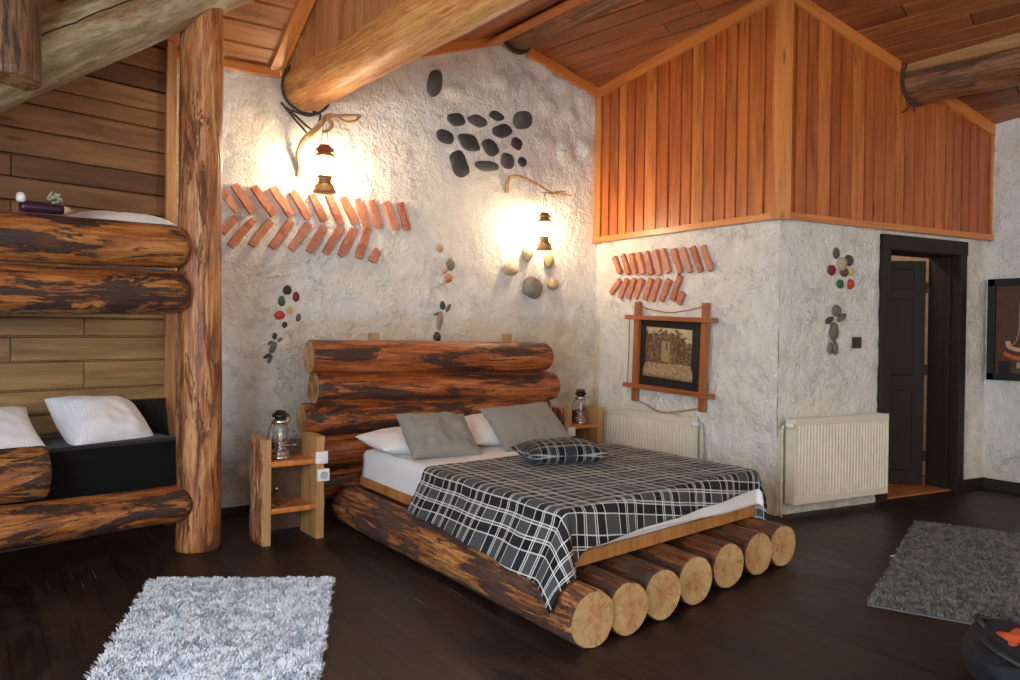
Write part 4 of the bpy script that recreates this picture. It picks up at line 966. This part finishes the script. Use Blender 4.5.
stone_man('grey figure made of pebbles on the wall above the door radiator', 'f', FIG_DOOR, ['head', 'arm', 'arm', 'torso', 'leg', 'leg'], [FA, FB, FA, FA, FA, FA], 80)
sw = thing('wall_switch', 'small square dark brown switch on the wall beside the dark door', 'switch', on('f', .821, 1.253, .01))
sw.matrix_world = frame('f', .821, 1.253, .012)
boxobj('plate', (0, 0, 0), (.086, .086, .022), MT['brown_plastic'], sw, .006); boxobj('rocker', (0, 0, .013), (.05, .055, .012), MT['brown_plastic'], sw, .003)

# ------------------------------------------------------------------ radiators
def radiator(label, w, s0, s1, z0, z1, valve_left):
    t = thing('radiator', label, 'radiator'); t.matrix_world = frame(w, s0, z0, 0.); L, H = s1 - s0, z1 - z0; o0, o1 = .05, .135
    # front sheet with pressed ribs
    xs, V, F = [], [], []; nrib = int(L / .033); pit = (L - .03) / nrib
    for k in range(nrib):
        x = .015 + k * pit
        xs += [(x, 0), (x + pit * .30, 0), (x + pit * .40, .008), (x + pit * .88, .008)]
    xs.append((L - .015, 0)); zs = [(.0, 0), (.045, 0), (.055, 1), (H - .055, 1), (H - .045, 0), (H - .006, 0)]
    for x, dp in xs:
        for z, q in zs: V.append((x, z, o1 - dp * q))
    m = len(zs)
    for i in range(len(xs) - 1):
        for j in range(m - 1): F.append((i * m + j, (i + 1) * m + j, (i + 1) * m + j + 1, i * m + j + 1))
    fo = link('front_panel', mesh('front_panel', V, F), MT['cream'], t)
    bm = bmesh.new(); box(bm, (L / 2, H / 2, o0 + .006), (L - .03, H - .02, .012)); bm_obj('rear_panel', bm, MT['cream'], t, .003)
    for x in (.008, L - .008): boxobj('side_cover', (x, H / 2, (o0 + o1) / 2), (.016, H, o1 - o0 + .006), MT['cream'], t, .004)
    bm = bmesh.new()
    box(bm, (L / 2, H - .003, o1 - .004), (L, .008, .012)); box(bm, (L / 2, H - .003, o0 + .004), (L, .008, .012))
    for k in range(int(L / .022)): box(bm, (.012 + k * .022, H - .003, (o0 + o1) / 2), (.009, .006, o1 - o0 - .008))
    bm_obj('top_grille', bm, MT['cream'], t)
    sg = -1 if valve_left else 1; xe = 0. if valve_left else L; zc = (o0 + o1) / 2
    bm = bmesh.new(); tube(bm, [(xe, H - .045, zc), (xe + sg * .035, H - .045, zc), (xe + sg * .055, H - .05, zc - .01)], .011, 10); bm_obj('valve_body', bm, MT['chrome'], t, smooth=True)
    bm = bmesh.new(); lathe(bm, [(0, 0), (.019, 0), (.021, .012), (.019, .05), (.014, .058), (0, .06)], 14); o = bm_obj('thermostat_head', bm, MT['plastic'], t, smooth=True); o.matrix_local = Matrix.Translation((xe + sg * .035, H - .045, zc)) @ Matrix.Rotation(0 if True else 0, 4, 'X')
    bm = bmesh.new(); tube(bm, smooth_path([(xe + sg * .05, H - .05, zc - .01), (xe + sg * .062, H - .085, zc - .02), (xe + sg * .062, H * .5, zc - .02), (xe + sg * .062, -z0 + .01, zc - .02)], 5), .011, 10); bm_obj('supply_pipe', bm, MT['pipe'], t, smooth=True)
    bm = bmesh.new(); tube(bm, [(L - xe, .05, zc), (L - xe - sg * .03, .05, zc)], .010, 10); lathe(bm, [(0, 0), (.014, 0), (.014, .02), (0, .02)], 10, (L - xe - sg * .02, .045, zc)); bm_obj('drain_cap', bm, MT['plastic'], t, smooth=True)
    for x in (L * .2, L * .8): boxobj('bracket', (x, H * .5, .028), (.03, H * .6, .05), MT['pipe'], t, .003)
    return t
radiator('cream panel radiator under the wooden picture frame, partly hidden by the bed', 's', .20, 1.32, .10, .645, False)
radiator('cream panel radiator on the wall beside the dark open doorway', 'f', .035, 1.045, .10, .71, True)

# ------------------------------------------------------------------ pictures
t = thing('picture_frame', 'square wooden frame with crossing bars around a dark mounted landscape', 'picture frame')
t.matrix_world = frame('s', .985, 1.135, .03, -.035)
boxobj('backing', (0, 0, -.005), (.80, .60, .012), MT['black'], t, .002)
for y, x0 in ((.295, .0), (-.295, .0)): 
    o = boxobj('cross_bar', (0, 0, 0), (.058, .038, 1.00), MT['frame_wood'], t, .004); o.location = (x0, y, .032); o.rotation_euler = (0, PI / 2, 0)
for x in (-.385, .385):
    o = boxobj('upright_bar', (0, 0, 0), (.062, .034, .86), MT['frame_wood'], t, .004); o.location = (x, 0, .014); o.rotation_euler = (PI / 2, 0, 0)
pt = NT('sepia_landscape'); v = pt.coord(); x, y, z = pt.sep(v)
nn_ = pt.noise(v, 16., 6, .65, .6); n2 = pt.noise(v, 46., 5, .7)
sky = pt.ramp(pt.noise(v, 6., 3, .5), [(.3, (.46, .34, .19)), (.7, (.56, .44, .27))])
hill = pt.math('SUBTRACT', pt.math('ADD', .06, pt.math('MULTIPLY', nn_, .24)), pt.math('MULTIPLY', x, pt.ramp(x, [(.0, 0.), (.25, .42)])))
hm = pt.math('LESS_THAN', y, hill)
hc = pt.ramp(n2, [(.36, (.035, .02, .01)), (.52, (.14, .08, .035)), (.7, (.40, .26, .12))])
c = pt.mix(hm, sky, hc)
gm = pt.math('LESS_THAN', y, pt.math('ADD', -.10, pt.math('MULTIPLY', nn_, .04))); c = pt.mix(gm, c, pt.ramp(n2, [(.35, (.22, .13, .06)), (.6, (.48, .33, .17))]))
bmk = pt.math('MULTIPLY', pt.math('LESS_THAN', pt.math('ABSOLUTE', pt.math('ADD', x, .045)), .05), pt.math('LESS_THAN', pt.math('ABSOLUTE', pt.math('SUBTRACT', y, .02)), .085))
c = pt.mix(pt.math('MULTIPLY', bmk, .75), c, (.40, .27, .13))
wn = pt.math('MULTIPLY', pt.math('LESS_THAN', pt.math('ABSOLUTE', pt.math('ADD', x, .035)), .006), pt.math('LESS_THAN', pt.math('ABSOLUTE', pt.math('SUBTRACT', y, .06)), .03)); c = pt.mix(wn, c, (.02, .012, .007))
pt.set(color=c, rough=.7)
# the painted sheet, curling a little at its foot
V, F = [], []
for i in range(13):
    for j in range(13):
        a, b = i / 12 - .5, j / 12 - .5; V.append((a * (.52 + .04 * (b < -.3)) - .02, b * .42 + .005 - .012 * a, .006 + .012 * max(0, -b - .25) + .003 * math.sin(a * 9)))
for i in range(12):
    for j in range(12): q = i * 13 + j; F.append((q, q + 13, q + 14, q + 1))
o = link('painted_sheet', mesh('painted_sheet', V, F, True), pt.m, t); m_ = o.modifiers.new('paper_thickness', 'SOLIDIFY'); m_.thickness = .003
for pts in ([(-.385, .40, .04), (-.2, .365, .04), (.0, .345, .04), (.2, .365, .04), (.385, .40, .04)], [(-.385, -.40, .035), (-.22, -.445, .04), (.0, -.478, .07), (.2, -.445, .04), (.385, -.40, .035)],
            [(-.45, .295, .05), (-.455, 0, .04), (-.45, -.295, .05)], [(.45, .295, .05), (.455, 0, .04), (.45, -.295, .05)]):
    bm = bmesh.new(); tube(bm, smooth_path(pts, 5), .005, 6); bm_obj('cord', bm, MT['cord'], t, smooth=True)

t = thing('wall_picture', 'black framed brown picture on the end wall past the dark door', 'picture')
t.matrix_world = Matrix(((0, 0, -1, 2.445), (-1, 0, 0, -2.70), (0, 1, 0, 1.372), (0, 0, 0, 1)))
W_, H_ = .76, .86
for nm, c, s in (('frame_stile', (-W_ / 2 + .03, 0, .012), (.06, H_, .045)), ('frame_stile', (W_ / 2 - .03, 0, .012), (.06, H_, .045)), ('frame_rail', (0, H_ / 2 - .03, .012), (W_, .06, .045)), ('frame_rail', (0, -H_ / 2 + .03, .012), (W_, .06, .045))):
    boxobj(nm, c, s, MT['black'], t, .004)
boxobj('backboard', (0, 0, 0), (W_ - .1, H_ - .1, .012), simple('brown_felt', (.105, .05, .028), .85), t, .001)
bm = bmesh.new(); tube(bm, smooth_path([(-.10, .30, .012), (-.13, .22, .012), (-.135, .0, .012), (-.16, -.10, .012), (-.19, -.13, .012)], 5), .006, 6); bm_obj('pale_cord', bm, simple('pale_cord', (.36, .25, .16), .8), t, smooth=True)
bm = bmesh.new(); tube(bm, smooth_path([(-.22, -.10, .012), (-.20, -.15, .016), (-.10, -.175, .016), (.05, -.175, .016), (.2, -.14, .012)], 5), [.02] * 21, 8); bm_obj('cream_band', bm, simple('cream_fleece', (.60, .40, .22), .9, 0., .3), t, smooth=True)
bm = bmesh.new(); tube(bm, smooth_path([(-.25, -.20, .012), (-.18, -.235, .016), (-.05, -.25, .016), (.1, -.25, .016), (.22, -.22, .012)], 5), [.020] * 21, 8); bm_obj('orange_band', bm, simple('orange_felt', (.50, .13, .04), .85), t, smooth=True)
boxobj('dark_patch', (-.245, -.325, .008), (.09, .12, .012), MT['black'], t, .002); boxobj('beige_patch', (.0, -.30, .008), (.30, .05, .012), simple('beige_felt', (.42, .33, .20), .85), t, .002); boxobj('dark_patch', (.0, -.35, .008), (.34, .05, .012), simple('olive_felt', (.09, .075, .04), .85), t, .002)
cu = bpy.data.curves.new('lettering', 'FONT'); cu.body = 'IO'; cu.size = .085; cu.extrude = .002; lo_ = bpy.data.objects.new('lettering_tmp', cu); COL.objects.link(lo_)
bpy.context.view_layer.update(); me = bpy.data.meshes.new_from_object(lo_.evaluated_get(bpy.context.evaluated_depsgraph_get())); bpy.data.objects.remove(lo_)
me.name = 'lettering'; lo_ = link('lettering', me, simple('tan_lettering', (.34, .22, .12), .8), t); lo_.location = (-.09, .235, .008)

# ------------------------------------------------------------------ rugs
def rug(name, label, corners, mat, base_mat, n_tuft, h, seed, tagspot=None):
    t = thing(name, label, 'rug', (sum(c[0] for c in corners) / 4, sum(c[1] for c in corners) / 4, 0)); c0 = Vector(t.location)
    P = [Vector((x, y, 0)) - c0 for x, y in corners]
    def at(u, v): return (P[0] * (1 - u) + P[1] * u) * (1 - v) + (P[3] * (1 - u) + P[2] * u) * v
    V = []; n = 24
    bm = bmesh.new(); grid = {}
    for i in range(n + 1):
        for j in range(n + 1): p = at(i / n, j / n); grid[i, j] = bm.verts.new((p.x, p.y, .010))
    for i in range(n):
        for j in range(n): bm.faces.new((grid[i, j], grid[i + 1, j], grid[i + 1, j + 1], grid[i, j + 1]))
    r = bmesh.ops.extrude_face_region(bm, geom=list(bm.faces))
    for g in r['geom']:
        if isinstance(g, bmesh.types.BMVert): g.co.z = .001
    bm_obj('backing', bm, base_mat, t)
    rs = np.random.RandomState(seed); u, v = rs.rand(n_tuft), rs.rand(n_tuft)
    e = .004; u = e + (1 - 2 * e) * u; v = e + (1 - 2 * e) * v
    pa = [np.array(p) for p in P]
    base = (pa[0][None] * (1 - u[:, None]) + pa[1][None] * u[:, None]) * (1 - v[:, None]) + (pa[3][None] * (1 - u[:, None]) + pa[2][None] * u[:, None]) * v[:, None]
    # tufts lean in slowly varying directions so the pile swirls
    cell = (np.floor(base[:, 0] / .031 + .45 * np.sin(base[:, 1] * 60)).astype(int) * 7919 + np.floor(base[:, 1] / .029 + .45 * np.sin(base[:, 0] * 55)).astype(int) * 104729) % 9973
    ang = rs.uniform(0, 2 * PI, 9973)[cell] + rs.normal(0, .7, n_tuft); ln = h * rs.uniform(.7, 1.25, n_tuft); lean = rs.uniform(.2, .95, n_tuft) * h
    d = np.stack([np.cos(ang), np.sin(ang), np.zeros(n_tuft)], 1); s = np.stack([-np.sin(ang), np.cos(ang), np.zeros(n_tuft)], 1)
    w = rs.uniform(.0022, .0042, n_tuft)[:, None]; z = np.array([[0, 0, 1.]])
    b0 = base + z * .008; m1 = b0 + z * (ln * .6)[:, None] + d * (lean * .4)[:, None]; t1 = b0 + z * (ln * .92)[:, None] + d * (lean * 1.1)[:, None]
    VV = np.stack([b0 - s * w, b0 + s * w, m1 + s * w * 1.1, m1 - s * w * 1.1, t1 + s * w * .5, t1 - s * w * .5], 1).reshape(-1, 3)
    k = np.arange(n_tuft) * 6
    FF = np.concatenate([np.stack([k, k + 1, k + 2, k + 3], 1), np.stack([k + 3, k + 2, k + 4, k + 5], 1)])
    me = bpy.data.meshes.new('pile'); me.from_pydata(VV.tolist(), [], FF.tolist()); me.update(); o = link('pile', me, mat, t); o['kind'] = 'stuff'
    if tagspot:
        q = at(*tagspot); boxobj('sewn_tag', (q.x, q.y, .012), (.05, .02, .004), MT['plastic'], t, .001)
    return t
rug('shaggy_rug', 'pale shaggy rug lying on the dark floor in front of the nightstand', [(-4.05, -1.315), (-3.254, -1.79), (-3.90, -3.27), (-4.62, -2.93)], MT['pile_pale'], simple('rug_backing_pale', (.40, .43, .47), .9), 80000, .026, 2)
ra = Vector((.633, -2.703, 0)); rl = Vector((-1.833, -.782, 0)); rw = Vector((.394, -.919, 0)) * 1.3
rug('shaggy_rug', 'dark grey shaggy rug on the floor in front of the doorway', [tuple(p[:2]) for p in (ra, ra + rl, ra + rl + rw, ra + rw)], MT['pile_grey'], simple('rug_backing_grey', (.12, .115, .11), .9), 90000, .024, 6, (.50, -.006))

# ------------------------------------------------------------------ bag in the corner of the view
t = thing('backpack', 'dark bag with an orange red cloth on it, beside the grey rug', 'bag', (-1.47, -4.24, 0), .5)
bm = bmesh.new(); bmesh.ops.create_icosphere(bm, subdivisions=4, radius=1.)
for v in bm.verts:
    p = v.co; s = Vector((.25 * math.copysign(abs(p.x) ** .7, p.x), .15 * math.copysign(abs(p.y) ** .7, p.y), .08 * math.copysign(abs(p.z) ** .75, p.z)))
    s += Vector((noise.noise(p * 2.1), noise.noise(p * 2.1 + Vector((5, 0, 0))), noise.noise(p * 2.1 + Vector((0, 5, 0))))) * .03; s.z = max(s.z + .077, .004); v.co = s
bm_obj('body', bm, MT['navy'], t, smooth=True)
o = pillow('pocket', .24, .16, .08, MT['navy'], pose((0, -.155, .095), 0, PI / 2 - .1), 91); o.parent = t
for x in (-.1, .1):
    bm = bmesh.new(); tube(bm, smooth_path([(x, .06, .13), (x * 1.3, .10, .17), (x * 1.9, .05, .15), (x * 2.3, -.04, .12)], 5), .013, 8); bm_obj('strap', bm, MT['black'], t, smooth=True)
V, F = [], []
for i in range(17):
    for j in range(17):
        a, b = i / 16 - .5, j / 16 - .5; r_ = 1 + .3 * noise.noise(Vector((a * 4, b * 4, 2.)))
        V.append((-.01 + a * .30 * r_, -.09 + b * .26 * r_, .186 + .02 * noise.noise(Vector((a * 9, b * 9, 7.))) - .25 * a * a - .12 * b * b))
for i in range(16):
    for j in range(16): q = i * 17 + j; F.append((q, q + 17, q + 18, q + 1))
o = link('orange_cloth', mesh('orange_cloth', V, F, True), MT['orange_cloth'], t); o.modifiers.new('cloth_thickness', 'SOLIDIFY').thickness = .006; o['label'] = 'orange red cloth on top'

# ------------------------------------------------------------------ light and camera
def area(name, loc, rot, sx, sy, power, col):
    L = bpy.data.lights.new(name, 'AREA'); L.shape = 'RECTANGLE'; L.size = sx; L.size_y = sy; L.energy = power; L.color = col
    o = bpy.data.objects.new(name, L); COL.objects.link(o); o.location = loc; o.rotation_euler = rot; return o
area('window_daylight_left', (-6.52, -5.0, 1.7), (0, -PI / 2, 0), 1.6, 2.8, KEY_LEFT, (.80, .90, 1.))
area('window_daylight_front', (-4.0, -8.92, 1.65), (PI / 2, 0, 0), 3.2, 1.5, KEY_FRONT, (.86, .93, 1.))
for nm_, lc_, pw_ in (('warm_fill_left', (-6.2, -7.2, 2.3), FILL), ('warm_fill_front', (-1.2, -8.5, 2.3), FILL * 1.3), ('warm_fill_end', (2.0, -6.8, 2.3), FILL * .8)):  # added warm fill lights out of view; no lanterns stand there
    L = bpy.data.lights.new(nm_, 'POINT'); L.energy = pw_; L.color = (1., .80, .57); L.shadow_soft_size = .12
    o = bpy.data.objects.new(nm_, L); COL.objects.link(o); o.location = lc_
L = bpy.data.lights.new('bathroom_bulb', 'POINT'); L.energy = 14; L.color = (1., .72, .42); L.shadow_soft_size = .06
o = bpy.data.objects.new('bathroom_bulb', L); COL.objects.link(o); o.location = (1.0, -1.1, 2.6)
W = bpy.data.worlds.new('daylight'); SC.world = W; W.use_nodes = True
W.node_tree.nodes['Background'].inputs[0].default_value = (.62, .78, 1., 1); W.node_tree.nodes['Background'].inputs[1].default_value = 1.
cam = bpy.data.cameras.new('camera'); co = bpy.data.objects.new('camera', cam); COL.objects.link(co); SC.camera = co
cam.sensor_width = 36.; cam.lens = 792.35 / 1020 * 36; cam.clip_start = .05
CR = Vector((.83023981, -.55729585, .01109897)); CU = Vector((-.0025265, .01614921, .9998664)); CF = Vector((.55740064, .83015693, -.01199971))
M = Matrix((CR, CU, -CF)).transposed().to_4x4(); M.translation = (-4.784, -5.6894, 1.3174); co.matrix_world = M
vs = SC.view_settings; vs.view_transform = 'Standard'; vs.look = 'None'; vs.gamma = 1.; vs.use_curve_mapping = False; vs.exposure = EXPOSURE
SC.cycles.use_denoising = True; SC.cycles.max_bounces = 10; SC.cycles.diffuse_bounces = 6; SC.cycles.sample_clamp_indirect = 6.
